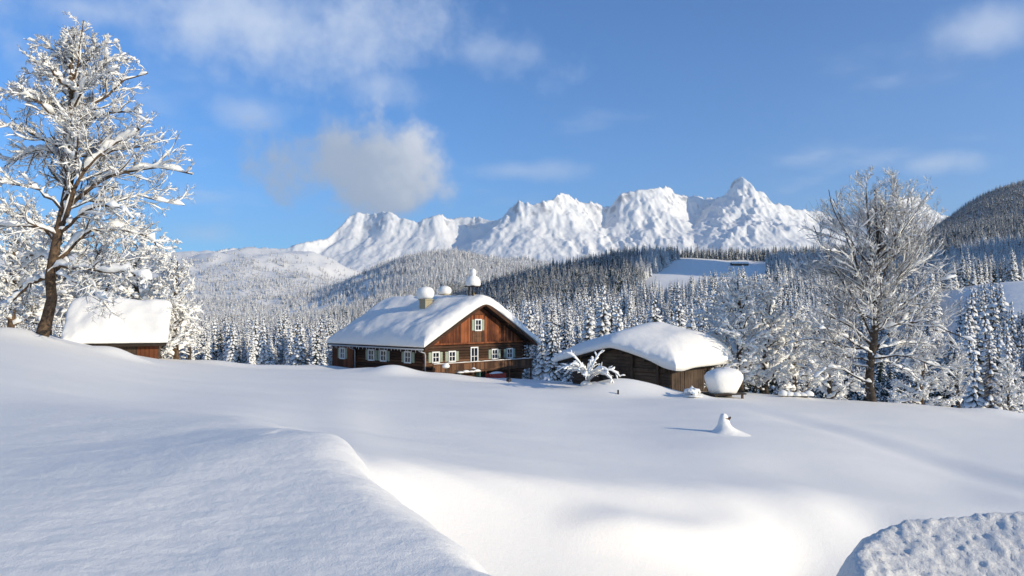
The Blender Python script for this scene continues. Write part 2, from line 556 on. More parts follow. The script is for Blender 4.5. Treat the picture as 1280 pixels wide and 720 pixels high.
# soften the creases between neighbouring columns
for _ in range(60):
    _E[1:-1] = 0.25 * _E[:-2] + 0.5 * _E[1:-1] + 0.25 * _E[2:]


def base_height(x, y):
    r = np.maximum(np.hypot(x, y), 2.0)
    az = np.degrees(np.arctan2(x, y))
    ia = np.interp(az, _az_grid, np.arange(len(_az_grid)))
    il = (np.log(r) - _lr[0]) / (_lr[1] - _lr[0])
    i0 = np.clip(ia.astype(int), 0, len(_az_grid) - 2)
    j0 = np.clip(il.astype(int), 0, len(_lr) - 2)
    fa, fl = ia - i0, np.clip(il - j0, 0, 1)
    e = (_E[i0, j0] * (1 - fa) * (1 - fl) + _E[i0 + 1, j0] * fa * (1 - fl)
         + _E[i0, j0 + 1] * (1 - fa) * fl + _E[i0 + 1, j0 + 1] * fa * fl)
    return CAMZ + e * r


# snow bank the photographer stands on
_PP = np.array([(-2.35, 9.0, .26), (-1.45, 7.6, .17), (-.55, 6, .05), (0, 5.2, -.03), (.28, 4.75, .02), (-5.1, 10.5, -.08), (-7.1, 10, -.13),
                (-3.5, 4.9, -.07), (-2.27, 6, -.02), (-1.6, 5, -.05), (-3.4, 8, .14), (-12, 13, -.2), (0, 0, 0), (-3, 0, 0), (3, 0, -.1), (0, -5, .1), (-12, 4, .1),
                (3.9, 6.5, -.2), (4.6, 6.4, -.19), (2.75, 6.0, -.22), (3.3, 6.6, -.2), (2.4, 5.2, -.24), (6, 6.6, -.19), (10, 6, -.3), (2.5, 3.6, -.5), (1.3, 3.6, -.35), (4, 4.6, -.6), (3, 4.8, -.45), (5.5, 5, -.55), (12, 0, -.5), (-14, -6, .3), (10, -8, 0)])


def _tps_fit(P):
    n = len(P)
    d = np.hypot(P[:, None, 0] - P[None, :, 0], P[:, None, 1] - P[None, :, 1])
    K = np.where(d > 0, d * d * np.log(np.maximum(d, 1e-9)), 0) + np.eye(n) * 0.05
    Q = np.c_[np.ones(n), P[:, :2]]
    A = np.block([[K, Q], [Q.T, np.zeros((3, 3))]])
    return np.linalg.solve(A, np.r_[P[:, 2], 0, 0, 0])


_pw = _tps_fit(_PP)


def platform(x, y):
    s = _pw[-3] + _pw[-2] * x + _pw[-1] * y
    for k in range(len(_PP)):
        d2 = (x - _PP[k, 0])**2 + (y - _PP[k, 1])**2
        s = s + _pw[k] * 0.5 * d2 * np.log(np.maximum(d2, 1e-12))
    return np.clip(s, -0.8, 0.8)


_POLY = np.array([(-40, 15), (-12, 13), (-6, 11.6), (-3.6, 10.3), (-2.5, 9.35), (-1.95, 8.4), (-1.33, 7.5), (-.9, 6.75), (-.42, 6.0), (.02, 5.3), (.3, 5.0), (.5, 4.75), (.75, 4.4), (2.1, 4.2), (2.35, 5.2), (2.7, 6.05), (3.1, 6.6), (3.6, 6.85), (5, 6.95), (7, 7.05), (12, 6.6), (15, 2), (15, -30), (-40, -30)])


def poly_sd(x, y):
    """signed distance to the bank outline, positive inside"""
    d = np.full(x.shape, 1e9)
    inside = np.zeros(x.shape, bool)
    n = len(_POLY)
    for i in range(n):
        ax, ay = _POLY[i]
        bx, by = _POLY[(i + 1) % n]
        ex, ey = bx - ax, by - ay
        t = np.clip(((x - ax) * ex + (y - ay) * ey) / (ex * ex + ey * ey), 0, 1)
        d = np.minimum(d, np.hypot(x - ax - t * ex, y - ay - t * ey))
        c = ((ay > y) != (by > y)) & (x < (bx - ax) * (y - ay) / (by - ay + 1e-12) + ax)
        inside ^= c
    return np.where(inside, d, -d)


def at(px, D, dz=0.0):
    """ground point under picture column px at depth D"""
    x = (px - 640) / F_PX * D
    z = float(height(np.array([x]), np.array([D]))[0])
    return Vector((x, D, z + dz))


BUMPS = [  # drifts: (px, depth, height, half width, half depth)
    (492, 57.5, .75, 2.0, 1.6), (470, 60, .45, 3.2, 1.8), (792, 49.5, .95, 2.9, 1.6), (755, 50, .35, 2.2, 1.6), (866, 47.5, .35, .9, .8), (560, 58, .3, 2.5, 1.5),
    (350, 62, .35, 3.5, 2.0), (400, 66, .5, 4.0, 2.5), (275, 60, .4, 2.5, 2.0), (145, 45, .55, 1.6, 1.4), (25, 42, .5, 2.2, 2.0), (990, 53, .25, 1.6, 1.0), (620, 56, -.25, 3.5, 2.0),
    (690, 53, .2, 3.0, 1.5), (1240, 52, .4, 2.5, 1.5)]


def height(x, y, detail=True):
    x = np.asarray(x, float)
    y = np.asarray(y, float)
    r = np.hypot(x, y)
    h = base_height(x, y)
    for (px, D, hh, sx, sy) in BUMPS:
        bx = (px - 640) / F_PX * D
        h = h + hh * np.exp(-((x - bx) / sx)**2 - ((y - D) / sy)**2)
    h = h + 470 * np.exp(-((x - 1160) / 240)**2 - ((y - 630) / 260)**2)     # added unseen hill right of the view, casts shade on the middle ridge
    near = 1 - sstep(60, 200, r)
    # wind-shaped relief of the open field
    h = h + near * sstep(6, 16, r) * 0.05 * fbm(x * .12 + .3, y * .2, 3, .5, seed=3)
    # shallow trace of a buried path on the right
    pd = ((x - 16.6) * 0.97 + (y - 31) * 0.24 + .006 * (y - 31)**2) / 1.25
    m = sstep(18, 23, y) * (1 - sstep(37, 44, y)) * (x > 5)
    h = h - 0.11 * m * np.exp(-pd**2) + 0.04 * m * np.exp(-((pd - 1.6) / .9)**2)
    # basin: soft fold across the sunlit slope
    fx = (y - 15.1 - 0.42 * (x - 1.9) - .12 * np.sin(x * 1.3))
    h = h + 0.3 * np.exp(-(fx / np.where(fx > 0, .75, .45))**2) * sstep(.6, 2.6, x) * (1 - sstep(5.2, 7.5, x))
    h = h - 0.28 * np.exp(-((x - 5.9) / .9)**2 - ((y - 14.6) / 1.1)**2) + .1 * np.exp(-((x - 2.0) / 1.4)**2 - ((y - 12.6) / .5)**2)
    sel = r < 45
    if np.any(sel):
        xs, ys = x[sel], y[sel]
        p = platform(xs, ys)
        d = poly_sd(xs, ys) + .16 * fbm(xs * .55, ys * .55, 3, seed=55) * (xs < 2) + .6 * (xs < 1.6)
        w = 1.7 + np.clip(-1.6 - xs, 0, 4) * 1.3
        s = sstep(0, 1, (d + w) / (w + np.where(xs < 2, 1.1, .2)))
        # rough, shovelled snow on the right-hand bank
        rm = sstep(2.0, 2.5, xs) * sstep(3.6, 5.0, ys) * sstep(-.9, -.2, d)
        lump = 0.02 * fbm(xs * 1.7, ys * 1.5, 3, .5, seed=21) + 0.014 * fbm(xs * 6.0, ys * 5.0, 4, .7, seed=31) + .011 * fbm(xs * 13, ys * 11, 3, .65, seed=37)
        p = p + rm * lump
        # ripples and small ledges along the lip of the left-hand bank
        lip = np.exp(-((d - .28) / .22)**2) * (xs < .2) * (ys > 4.0) * (ys < 10) * (xs > -3.2)
        p = p + lip * 0.03 * (1 + fbm(xs * .9, ys * .7, 3, seed=51)) - .02 * np.exp(-((d - .75) / .3)**2) * (xs < .2) * (xs > -3.2) * (ys > 4)
        p = p + 0.02 * fbm(xs * .5, ys * .6, 3, seed=61)
        p = p + 0.006 * fbm(xs * 2.2 + ys * .8, ys * 5.5, 4, .6, seed=71) * (1 - rm)
        h = h.copy() if isinstance(h, np.ndarray) else h
        h[sel] = h[sel] + (p - h[sel]) * s
    # far relief
    fr = sstep(250, 900, r)
    h = h + fr * (r * 0.006) * fbm(x / 260, y / 260, 4, .5, seed=81)
    return h


def polar_mesh(name, azs, rs, mat, zoff=0.0, closed=True, cap=False):
    A, RR = np.meshgrid(azs, rs, indexing='ij')
    X, Y = RR * np.sin(A), RR * np.cos(A)
    Z = height(X.ravel(), Y.ravel()).reshape(X.shape) + zoff
    V = np.stack([X, Y, Z], -1).reshape(-1, 3)
    na, nr = A.shape
    i = np.arange(na if closed else na - 1)
    j = np.arange(nr - 1)
    I, J = np.meshgrid(i, j, indexing='ij')
    I2 = (I + 1) % na
    q = np.stack([I * nr + J, I * nr + J + 1, I2 * nr + J + 1, I2 * nr + J], -1).reshape(-1, 4)[:, ::-1]
    tris = None
    if cap:
        c = len(V)
        V = np.vstack([V, [[0, 0, float(height(np.array([0.0]), np.array([0.0]))[0]) + zoff]]])
        ii = np.arange(na)
        tris = np.stack([np.full(na, c), ii * nr, ((ii + 1) % na) * nr], -1)[:, ::-1]
    me = np_mesh(name, V, q, tris, [mat])
    if cap:      # where the snow is broken and crusty
        x_, y_ = V[:, 0], V[:, 1]
        c_ = (x_ > 2.0) & (y_ > 3.5) & (y_ < 8) & (x_ < 14)
        d_ = np.zeros(len(V))
        d_[c_] = sstep(-1.3, -.2, poly_sd(x_[c_], y_[c_])) * sstep(1.9, 2.3, x_[c_])
        me.attributes.new('crust', 'FLOAT', 'POINT').data.foreach_set('value', d_.astype(np.float32))
    return link_mesh(name, me)


fine = np.radians(np.concatenate([np.arange(-43, 43, 0.15)]))
coarse1 = np.radians(np.arange(-180, -43, 3.0))
coarse2 = np.radians(np.arange(43, 180, 3.0))
az_all = np.concatenate([coarse1, fine, coarse2])
o = polar_mesh('snow_field', az_all, np.concatenate([np.linspace(1.5, 3.9, 20), np.exp(np.linspace(math.log(4), math.log(8), 130)), np.exp(np.linspace(math.log(8.05), math.log(24), 150)), np.exp(np.linspace(math.log(24.2), math.log(135), 150))]), M['snow_field'], cap=True)
tag(o, 'smooth untouched snow covering the sloping meadow and foreground bank', kind='structure')
fine2 = np.radians(np.concatenate([np.arange(-180, -44, 3.0), np.arange(-44, 46, 0.2), np.arange(46, 180, 3.0)]))
o = polar_mesh('valley_terrain', fine2, np.exp(np.linspace(math.log(133), math.log(15000), 230)), M['terrain_snow'], zoff=-0.15)
tag(o, 'snow covered valley floor and forested hillsides', kind='structure')


# ------------------------------------------------------------------ mountains
def build_mountains():
    sky = [(200, 318), (260, 313), (300, 309), (340, 310), (375, 303), (405, 297), (425, 280), (445, 266), (470, 267), (490, 264), (505, 270), (522, 274), (545, 267), (572, 271), (600, 269), (622, 270), (632, 266), (637, 253), (652, 250), (668, 252),
           (690, 246), (705, 242), (716, 249), (730, 254), (745, 250), (756, 256), (768, 257), (776, 245), (790, 240), (805, 236), (815, 234), (828, 237), (845, 239), (862, 242), (880, 251), (888, 245),
           (897, 247), (908, 242), (914, 234), (920, 225), (930, 221), (938, 226), (946, 235), (958, 243), (968, 252), (985, 256), (1000, 261), (1015, 264), (1050, 268), (1090, 262), (1120, 250), (1138, 240), (1150, 242), (1160, 256), (1172, 266), (1195, 272), (1260, 290), (1400, 310)]
    sp = np.array([s[0] for s in sky], float)
    sy = np.array([s[1] for s in sky], float)
    rng = np.random.default_rng(3)
    pxs = np.linspace(200, 1400, 800)
    Ds = np.linspace(6000, 10200, 260)
    PX, DD = np.meshgrid(pxs, Ds, indexing='ij')
    X, Y = (PX - 640) / F_PX * DD, DD
    # ridge network: the crest traced on the skyline, spurs falling towards the valley, ribs off the spurs
    def crest(px):
        d = 9000 + 260 * math.sin(px / 61.0) + 160 * math.sin(px / 23.0 + 1)
        py = float(np.interp(px, sp, sy)) + 1.6 * math.sin(px * 1.93) * math.sin(px * .71 + 2)
        return np.array([(px - 640) / F_PX * d, d, CAMZ + (HZ - py) / F_PX * d])
    segs = []
    cp = [crest(p) for p in np.concatenate([np.arange(200, 400, 10), np.arange(400, 1200, 5.0), np.arange(1200, 1400, 12)])]
    segs += [(cp[i], cp[i + 1]) for i in range(len(cp) - 1)]
    p = 300.0
    while p < 1320:
        a_ = crest(p)
        n_ = int(rng.integers(5, 9))
        ln = rng.uniform(900, 2300)
        ang = rng.uniform(-.35, .95)
        q = a_.copy()
        q[2] -= rng.uniform(10, 60)
        full = max(a_[2], 150.0)
        for k in range(n_):
            ang += rng.normal() * .3
            st = ln / n_
            nq = q + np.array([math.sin(ang) * st, -math.cos(ang) * st, 0])
            t = (k + 1) / n_
            nq[2] = a_[2] - full * (.95 * t**.62) + rng.uniform(-30, 55)
            segs.append((q.copy(), nq.copy()))
            for side in (-1, 1):
                if rng.random() < .55:
                    aa = ang + side * rng.uniform(.6, 1.1)
                    l2 = rng.uniform(260, 620)
                    e2 = nq + np.array([math.sin(aa) * l2, -math.cos(aa) * l2, -l2 * rng.uniform(.5, .85)])
                    segs.append((nq.copy(), e2))
            q = nq
        p += rng.uniform(14, 40)
    wx = X + 45 * fbm(X / 400, Y / 400, 5, .5, seed=5)
    wy = Y + 45 * fbm(X / 400, Y / 400, 5, .5, seed=8)
    Z = np.full(X.shape, -1e4)
    for (A, B) in segs:
        R0 = 1500.0
        lo_x, hi_x = min(A[0], B[0]) - R0, max(A[0], B[0]) + R0
        lo_y, hi_y = min(A[1], B[1]) - R0, max(A[1], B[1]) + R0
        sel = (wx > lo_x) & (wx < hi_x) & (wy > lo_y) & (wy < hi_y)
        if not sel.any():
            continue
        x_, y_ = wx[sel], wy[sel]
        e = B[:2] - A[:2]
        t = np.clip(((x_ - A[0]) * e[0] + (y_ - A[1]) * e[1]) / (e @ e), 0, 1)
        d = np.hypot(x_ - A[0] - t * e[0], y_ - A[1] - t * e[1])
        h = A[2] + t * (B[2] - A[2]) - (0.5 * d + 270 * (1 - np.exp(-d / 230)))
        Z[sel] = np.maximum(Z[sel], h)
    apron = -60 + 460 * np.clip((DD - 6000) / 3000, 0, 1)**1.5 + 45 * fbm(X / 700, Y / 700, 4, seed=33)
    k = 28.0
    m_ = np.maximum(Z, apron)
    Z = m_ + k * np.log(np.exp((Z - m_) / k) + np.exp((apron - m_) / k)) * .9
    steep = sstep(150, 700, Z)
    crag = .33 + .65 * sstep(-.3, .4, fbm(X / 800, Y / 800, 2, seed=16)) * sstep(-300, 300, X + .0 * Y)
    Z += steep * crag * (38 * (ridged(X / 230, Y / 560, 6, .52, seed=2) - 1.05) + 9 * (ridged(X / 75, Y / 120, 3, .6, seed=4) - .9))
    Z += 45 * sstep(500, 1300, Z) * (ridged(X / 600, Y / 700, 4, .5, seed=6) - 1.0)
    Z += 14 * sstep(800, 1350, Z) * (ridged(X / 130, Y / 170, 4, .6, seed=44) - 1.0)
    V = np.stack([X, Y, Z], -1).reshape(-1, 3)
    na, nr = PX.shape
    I, J = np.meshgrid(np.arange(na - 1), np.arange(nr - 1), indexing='ij')
    q = np.stack([I * nr + J, I * nr + J + 1, (I + 1) * nr + J + 1, (I + 1) * nr + J], -1).reshape(-1, 4)[:, ::-1]
    me = np_mesh('mountain_range', V, q, None, [M['mountain']])
    o = link_mesh('mountain_range', me)
    tag(o, 'jagged white limestone peaks deep in snow on the skyline', kind='structure')


build_mountains()

# ------------------------------------------------------------------ farmhouse
def snow_slab(name, mat, parent, u0, u1, v0, v1, roof, thick, edge=0.55, nu=46, nv=40, seed=1, amp=0.1, drop=None):
    """pillow of snow lying on a roof surface roof(u, v); rounded at the edges, closed below"""
    us = u0 + (u1 - u0) * (0.5 - 0.5 * np.cos(np.linspace(0, np.pi, nu)) * 0.35 + 0.65 * (np.linspace(0, 1, nu) - 0.5)) if False else np.linspace(u0, u1, nu)
    # more rows close to the rim
    def spread(a, b, n):
        t = np.linspace(-1, 1, n)
        t = np.sign(t) * (1 - (1 - np.abs(t))**1.5)
        return a + (b - a) * (t * 0.5 + 0.5)
    us, vs = spread(u0, u1, nu), spread(v0, v1, nv)
    U, Vv = np.meshgrid(us, vs, indexing='ij')
    e = np.minimum(np.minimum(U - u0, u1 - U), np.minimum(Vv - v0, v1 - Vv))
    T = thick(U, Vv) * (1 + amp * fbm(U * .35, Vv * .35, 3, seed=seed))
    k = np.clip(e / edge, 0, 1)
    prof = np.sqrt(np.clip(1 - (1 - k)**2, 0, 1))
    base = roof(U, Vv)
    top = base + 0.03 + T * (0.12 + 0.88 * prof)
    if drop is not None:
        base = base - drop(U, Vv) * (1 - k)
    wob = 0.1 * fbm(U * .8, Vv * .8, 3, seed=seed + 5) * (1 - k)
    n = nu * nv
    Vt = np.stack([U + wob * np.sign(U - (u0 + u1) / 2), Vv + wob * np.sign(Vv - (v0 + v1) / 2), top], -1).reshape(-1, 3)
    Vb = np.stack([U, Vv, base], -1).reshape(-1, 3)
    I, J = np.meshgrid(np.arange(nu - 1), np.arange(nv - 1), indexing='ij')
    q = np.stack([I * nv + J, (I + 1) * nv + J, (I + 1) * nv + J + 1, I * nv + J + 1], -1).reshape(-1, 4)
    quads = [q, q[:, ::-1] + n]
    rim = np.concatenate([np.arange(nu) * nv, (nu - 1) * nv + np.arange(1, nv), (np.arange(nu - 1) * nv + nv - 1)[::-1], np.arange(1, nv - 1)[::-1]])
    r2 = np.roll(rim, -1)
    quads.append(np.stack([rim, rim + n, r2 + n, r2], -1))
    me = np_mesh(name, np.vstack([Vt, Vb]), np.vstack(quads), None, [mat])
    return link_mesh(name, me, parent)


def window(parent, o, du, dn, w, h, glass=True, shutters=True, open_out=0.0):
    """window part: o = sill centre, du = unit along the wall, dn = outward normal; sub-parts pane, muntin"""
    o, du, dn = Vector(o), Vector(du), Vector(dn)
    up = Vector((0, 0, 1))

    def slab(mb, a0, a1, b0, b1, n0, n1):
        pts = []
        for nn in (n0, n1):
            for (a, b) in ((a0, b0), (a1, b0), (a1, b1), (a0, b1)):
                pts.append(o + du * a + up * b + dn * nn)
        mb.hexa(pts)
    f = MB()
    t = 0.11
    slab(f, -w / 2 - t, -w / 2, -t, h + t, 0, .09)
    slab(f, w / 2, w / 2 + t, -t, h + t, 0, .09)
    slab(f, -w / 2, w / 2, h, h + t, 0, .085)
    slab(f, -w / 2, w / 2, -t, 0, 0, .12)
    fo = f.build('window', M['white'], parent)
    g = MB()
    slab(g, -w / 2, w / 2, 0, h, .005, .02)
    g.build('pane', M['glass'] if glass else M['curtain'], fo)
    m = MB()
    slab(m, -.03, .03, 0, h, .02, .06)
    slab(m, -w / 2, -.03, h * .5 - .025, h * .5 + .025, .02, .055)
    slab(m, .03, w / 2, h * .5 - .025, h * .5 + .025, .02, .055)
    m.build('muntin', M['white'], fo)
    if shutters:
        for sgn in (-1, 1):
            sm = MB()
            a0 = sgn * (w / 2 + t + .03)
            a1 = a0 + sgn * w * .52
            a0, a1 = min(a0, a1), max(a0, a1)
            nsl = 7
            slab(sm, a0, a1, -.05, h + .05, .01, .04)
            for q in range(nsl):
                zz = h * (q + .15) / nsl
                slab(sm, a0 + .04, a1 - .04, zz, zz + h / nsl * .6, .04, .06)
            sm.build('shutter', M['shutter'], parent)
    return fo


def build_house():
    g = Vector((0.682, 0.731, 0))
    az = math.atan2(g.y, g.x)
    D0 = 60.0
    origin = Vector(((530 - 640) / F_PX * D0, D0, -3.15))
    h = empty('farmhouse', origin, az)
    tag(h, 'brown wooden alpine farmhouse with snow piled on its roof and a small bell turret', 'house')
    W, L = 12.4, 12.6
    E, PK = 2.5, 5.95                     # eave and ridge height of the wall line
    sl = (PK - E) / (W / 2)
    ov, og = 0.75, 1.0                     # overhang at the eaves, at the gable

    def roof_z(u):
        return PK - np.abs(u - W / 2) * sl
    # wall cores
    wall = MB()
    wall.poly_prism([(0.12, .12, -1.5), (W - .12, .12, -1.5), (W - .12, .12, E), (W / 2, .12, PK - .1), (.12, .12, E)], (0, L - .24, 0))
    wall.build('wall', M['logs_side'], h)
    # log courses (front and left side), joined: each is only a few pixels high
    lg = MB()
    z = -.6
    rnd = random.Random(3)
    while z < 2.5:
        hh = .24
        lg.hexa([(0, -.03, z + .02), (W, -.03, z + .02), (W, .12, z), (0, .12, z), (0, -.03, z + hh - .03), (W, -.03, z + hh - .03), (W, .12, z + hh), (0, .12, z + hh)])
        z += hh + .004
    tag(lg.build('log_wall', M['logs'], h), kind='stuff')
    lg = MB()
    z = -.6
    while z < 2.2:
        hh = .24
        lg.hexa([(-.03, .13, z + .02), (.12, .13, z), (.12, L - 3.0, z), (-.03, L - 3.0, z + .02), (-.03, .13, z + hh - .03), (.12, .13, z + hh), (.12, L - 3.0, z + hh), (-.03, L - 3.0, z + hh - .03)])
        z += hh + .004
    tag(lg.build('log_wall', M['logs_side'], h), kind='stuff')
    # corner log ends
    for cx in (0.0, W):
        ce = MB()
        for k in range(9):
            zz = -.2 + k * .28
            ce.box(cx - .14, -.22, zz, cx + .06 if cx == 0 else cx + .14, -.035, zz + .2)
        ce.build('corner_logs', M['logs'], h)
    # vertical boards of the gable
    bd = MB()
    u = .02
    while u < W - .05:
        w_ = rnd.uniform(.17, .24)
        u2 = min(u + w_, W - .02)
        z0 = 2.5
        za, zb = float(roof_z(u)) - .08, float(roof_z(u2)) - .08
        dd = rnd.uniform(0, .025)
        z00 = z0 + rnd.uniform(-.03, .03)
        mid = 4.95
        if max(za, zb) > z00 + .05:
            top_a, top_b = min(max(za, z00 + .02), mid), min(max(zb, z00 + .02), mid)
            bd.hexa([(u, -.1 - dd, z00), (u2 - .012, -.1 - dd, z00), (u2 - .012, .1, z00), (u, .1, z00),
                     (u, -.1 - dd, top_a), (u2 - .012, -.1 - dd, top_b), (u2 - .012, .1, top_b), (u, .1, top_a)])
        u = u2
    tag(bd.build('board_cladding', M['boards'], h), kind='stuff')
    # set-out peak boarding above the upper window
    pk = MB()
    hw = (PK - .1 - 4.98) / sl
    pk.poly_prism([(W / 2 - hw, -.2, 4.98), (W / 2 + hw, -.2, 4.98), (W / 2, -.2, PK - .1)], (0, .3, 0))
    pk.build('peak_boarding', M['annex'], h)
    tr = MB()
    tr.box(.02, -.2, 2.38, W - .02, -.032, 2.52)
    tr.build('trim_board', M['boards'], h)
    # darker door panel below the gable window
    dp = MB()
    for k in range(5):
        dp.box(W / 2 - .75 + k * .28, -.16, 2.53, W / 2 - .75 + k * .28 + .26, -.128, 3.5)
    dp.build('hatch_door', M['logs'], h)
    # windows of the front
    for uc in (1.25, 3.1, 8.35, 10.35):
        window(h, (uc, -.03, 1.0), (1, 0, 0), (0, -1, 0), .62, .74)
    window(h, (5.75, -.03, .55), (1, 0, 0), (0, -1, 0), .72, 1.45, shutters=False)
    window(h, (W / 2 - .1, -.16, 3.62), (1, 0, 0), (0, -1, 0), .62, .85)
    # windows of the long side
    for (vc, cur) in ((1.9, False), (5.3, False), (7.1, False)):
        window(h, (-.03, vc + .1, .95), (0, -1, 0), (-1, 0, 0), .7, .8)
    # balcony
    bf = MB()
    bf.box(.05, -1.15, .0, W - .1, -.05, .1)
    bf.build('balcony_floor', M['rail'], h)
    rl = MB()
    uu = .05
    while uu < W - .2:
        rl.box(uu, -1.18, .02, uu + .17, -1.15, .8)
        uu += .182
    tag(rl.build('balcony_boards', M['rail'], h), kind='stuff')
    hr = MB()
    hr.box(.0, -1.24, .8, W - .05, -1.12, .88)
    hr.box(.0, -1.21, .1, W - .05, -1.182, .2)
    hr.build('handrail', M['logs'], h)
    for k in range(5):
        pm = MB()
        uu = .1 + k * (W - .35) / 4
        pm.box(uu, -1.14, -1.6, uu + .12, -1.02, .8)
        pm.build('balcony_post', M['logs'], h)
    sn = MB()
    sn.tube([(.05 + i * .5, -1.18, .89 + .015 * math.sin(i * 2.1)) for i in range(25)], [.035 + .02 * abs(math.sin(i * 1.7)) for i in range(25)], 6)
    sn.build('handrail_snow', M['snow'], h, True)
    # annex at the far end of the long side
    an = MB()
    yy = L - 2.95
    while yy < L + .3:
        an.box(-.35, yy, -1.2, -.32, yy + .2, 2.25)
        yy += .21
    tag(an.build('annex_boards', M['annex'], h), kind='stuff')
    ac = MB()
    ac.box(-.32, L - 2.97, -1.2, .11, L + .32, 2.2)
    ac.build('annex_wall', M['annex'], h)
    window(h, (-.35, L - 1.35, .95), (0, -1, 0), (-1, 0, 0), .6, .85)
    # roof shell
    rs = MB()
    th = .16
    for sgn in (-1, 1):
        ue = W / 2 + sgn * (W / 2 + ov)
        ze = float(roof_z(ue))
        for (a, b) in (((W / 2), ue),):
            rs.hexa([(a, -og, PK), (b, -og, ze), (b, L + .6, ze), (a, L + .6, PK),
                     (a, -og, PK + th), (b, -og, ze + th), (b, L + .6, ze + th), (a, L + .6, PK + th)] if sgn > 0 else
                    [(b, -og, ze), (a, -og, PK), (a, L + .6, PK), (b, L + .6, ze),
                     (b, -og, ze + th), (a, -og, PK + th), (a, L + .6, PK + th), (b, L + .6, ze + th)])
    ro = rs.build('roof', M['dark_wood'], h)
    for sgn in (-1, 1):
        bb = MB()
        ue = W / 2 + sgn * (W / 2 + ov)
        ze = float(roof_z(ue))
        bb.poly_prism([(W / 2, -og - .06, PK + .14), (ue, -og - .06, ze + .14), (ue, -og - .06, ze - .12), (W / 2, -og - .06, PK - .14)][::sgn], (0, .055, 0))
        bb.build('bargeboard', M['logs_side'], ro)
    for k in range(5):                        # purlin heads under the gable overhang
        uu = .1 + k * (W - .2) / 4
        pz = float(roof_z(uu)) - .24
        pb = MB()
        pb.box(uu - .09, -og + .03, pz, uu + .09, .1, pz + .2)
        pb.build('purlin', M['logs_side'], ro)
    rf = MB()
    for k in range(15):
        vv = .5 + k * .85
        a, b = -ov + .05, .3
        za, zb = float(roof_z(a)) - .14, float(roof_z(b)) - .14
        rf.hexa([(a, vv, za), (b, vv, zb), (b, vv + .1, zb), (a, vv + .1, za), (a, vv, za + .13), (b, vv, zb + .13), (b, vv + .1, zb + .13), (a, vv + .1, za + .13)])
    tag(rf.build('rafter_tails', M['logs_side'], ro), kind='stuff')
    gu = MB()
    gz = float(roof_z(-ov))
    gu.tube([(-ov - .07, -og + .1, gz + .02), (-ov - .07, L + .5, gz + .05)], .07, 8)
    gu.build('gutter', M['zinc'], ro, True)
    for (vv, x_) in ((-.35, -.12), (L - 3.05, -.18)):
        dp = MB()
        dp.tube([(-ov - .07, vv, gz), (-ov - .03, vv, gz - .12), (x_ - .08, vv, gz - .3), (x_, vv, gz - .5), (x_, vv, -1.2)], .055, 8)
        dp.build('drainpipe', M['zinc'], h, True)

    def rz(U, V):
        d = np.sqrt((U - W / 2)**2 + .5)
        return PK + .7 * sl * .4 - d * sl + th
    def thick(U, V):
        left = .85 + .1 * np.sin(V * .7 + U)
        t = np.where(U < W / 2, left, .95)
        t = t - .38 * np.exp(-((U - 4.1) / 1.2)**2 - ((V - 7.9) / 2.2)**2) - .25 * sstep(8.5, 11.5, V) * sstep(4, 0, U)
        return np.maximum(t, .22)
    snow_slab('roof_snow', M['snow'], ro, -ov - .16, W + ov + .5, -og - .14, L + .65, rz, thick, edge=.95, nu=90, nv=80, seed=4, amp=.24)
    # icicles along the shaded eave
    for k in range(26):
        ic = MB()
        vv = -.6 + k * .5 + rnd.uniform(-.15, .15)
        ln = rnd.uniform(.08, .3)
        ic.tube([(-ov - .1, vv, gz - .03), (-ov - .1, vv, gz - .03 - ln * .5), (-ov - .1, vv, gz - .03 - ln)], [.025, .016, .003], 5)
        ic.build('icicle', M['snow'], ro, True)
    # chimney with mushroom snow cap
    def chimney(u, v, s, zt, name, capr, caph, seed):
        c = MB()
        zb = float(roof_z(u)) - .3
        c.box(u - s, v - s, zb, u + s, v + s, zt)
        co = c.build(name, M['masonry'], h)
        l = MB()
        l.box(u - s - .07, v - s - .07, zt + .003, u + s + .07, v + s + .07, zt + .1)
        l.build('cap_slab', M['masonry'], co)
        b = MB()
        b.lathe((u, v, zt + .1), [(s * 1.05, 0), (capr * .8, .08), (capr * .95, .2 * caph), (capr, .42 * caph), (capr * .97, .62 * caph), (capr * .82, .82 * caph), (capr * .5, .95 * caph), (.05, caph)], 18, seed, .075)
        b.build('snow_cap', M['snow'], co, True)
        return co
    chimney(4.0, 4.5, .42, PK + .35, 'chimney', .86, 1.15, 2)
    c2 = chimney(7.3, 5.6, .36, PK + .85, 'chimney', .62, .85, 5)
    # bell turret on the ridge near the front
    bt = MB()
    bu, bv, bz = W / 2, .55, PK - .2
    bt.box(bu - .3, bv - .3, bz - .4, bu + .3, bv + .3, bz + .75)
    bto = bt.build('bell_turret', M['logs'], h)
    for sx in (-1, 1):
        for sy in (-1, 1):
            p = MB()
            p.box(bu + sx * .26 - .045, bv + sy * .26 - .045, bz + .75, bu + sx * .26 + .045, bv + sy * .26 + .045, bz + 1.75)
            p.build('post', M['dark_wood'], bto)
    p = MB()
    p.lathe((bu, bv, bz + 1.0), [(.2, 0), (.19, .04), (.12, .2), (.09, .34), (.02, .4), (.02, .75)], 12)
    p.build('bell', M['bronze'], bto, True)
    p = MB()
    p.hexa([(bu - .6, bv - .6, bz + 1.73), (bu + .6, bv - .6, bz + 1.73), (bu + .6, bv + .6, bz + 1.73), (bu - .6, bv + .6, bz + 1.73),
            (bu - .05, bv - .05, bz + 2.2), (bu + .05, bv - .05, bz + 2.2), (bu + .05, bv + .05, bz + 2.2), (bu - .05, bv + .05, bz + 2.2)])
    p.build('turret_roof', M['dark_wood'], bto)
    p = MB()
    p.lathe((bu, bv, bz + 1.78), [(.6, 0), (.68, .12), (.66, .5), (.52, .78), (.3, .92), (.2, 1.0), (.25, 1.1), (.3, 1.25), (.26, 1.42), (.14, 1.55), (.03, 1.6)], 16, 8, .03)
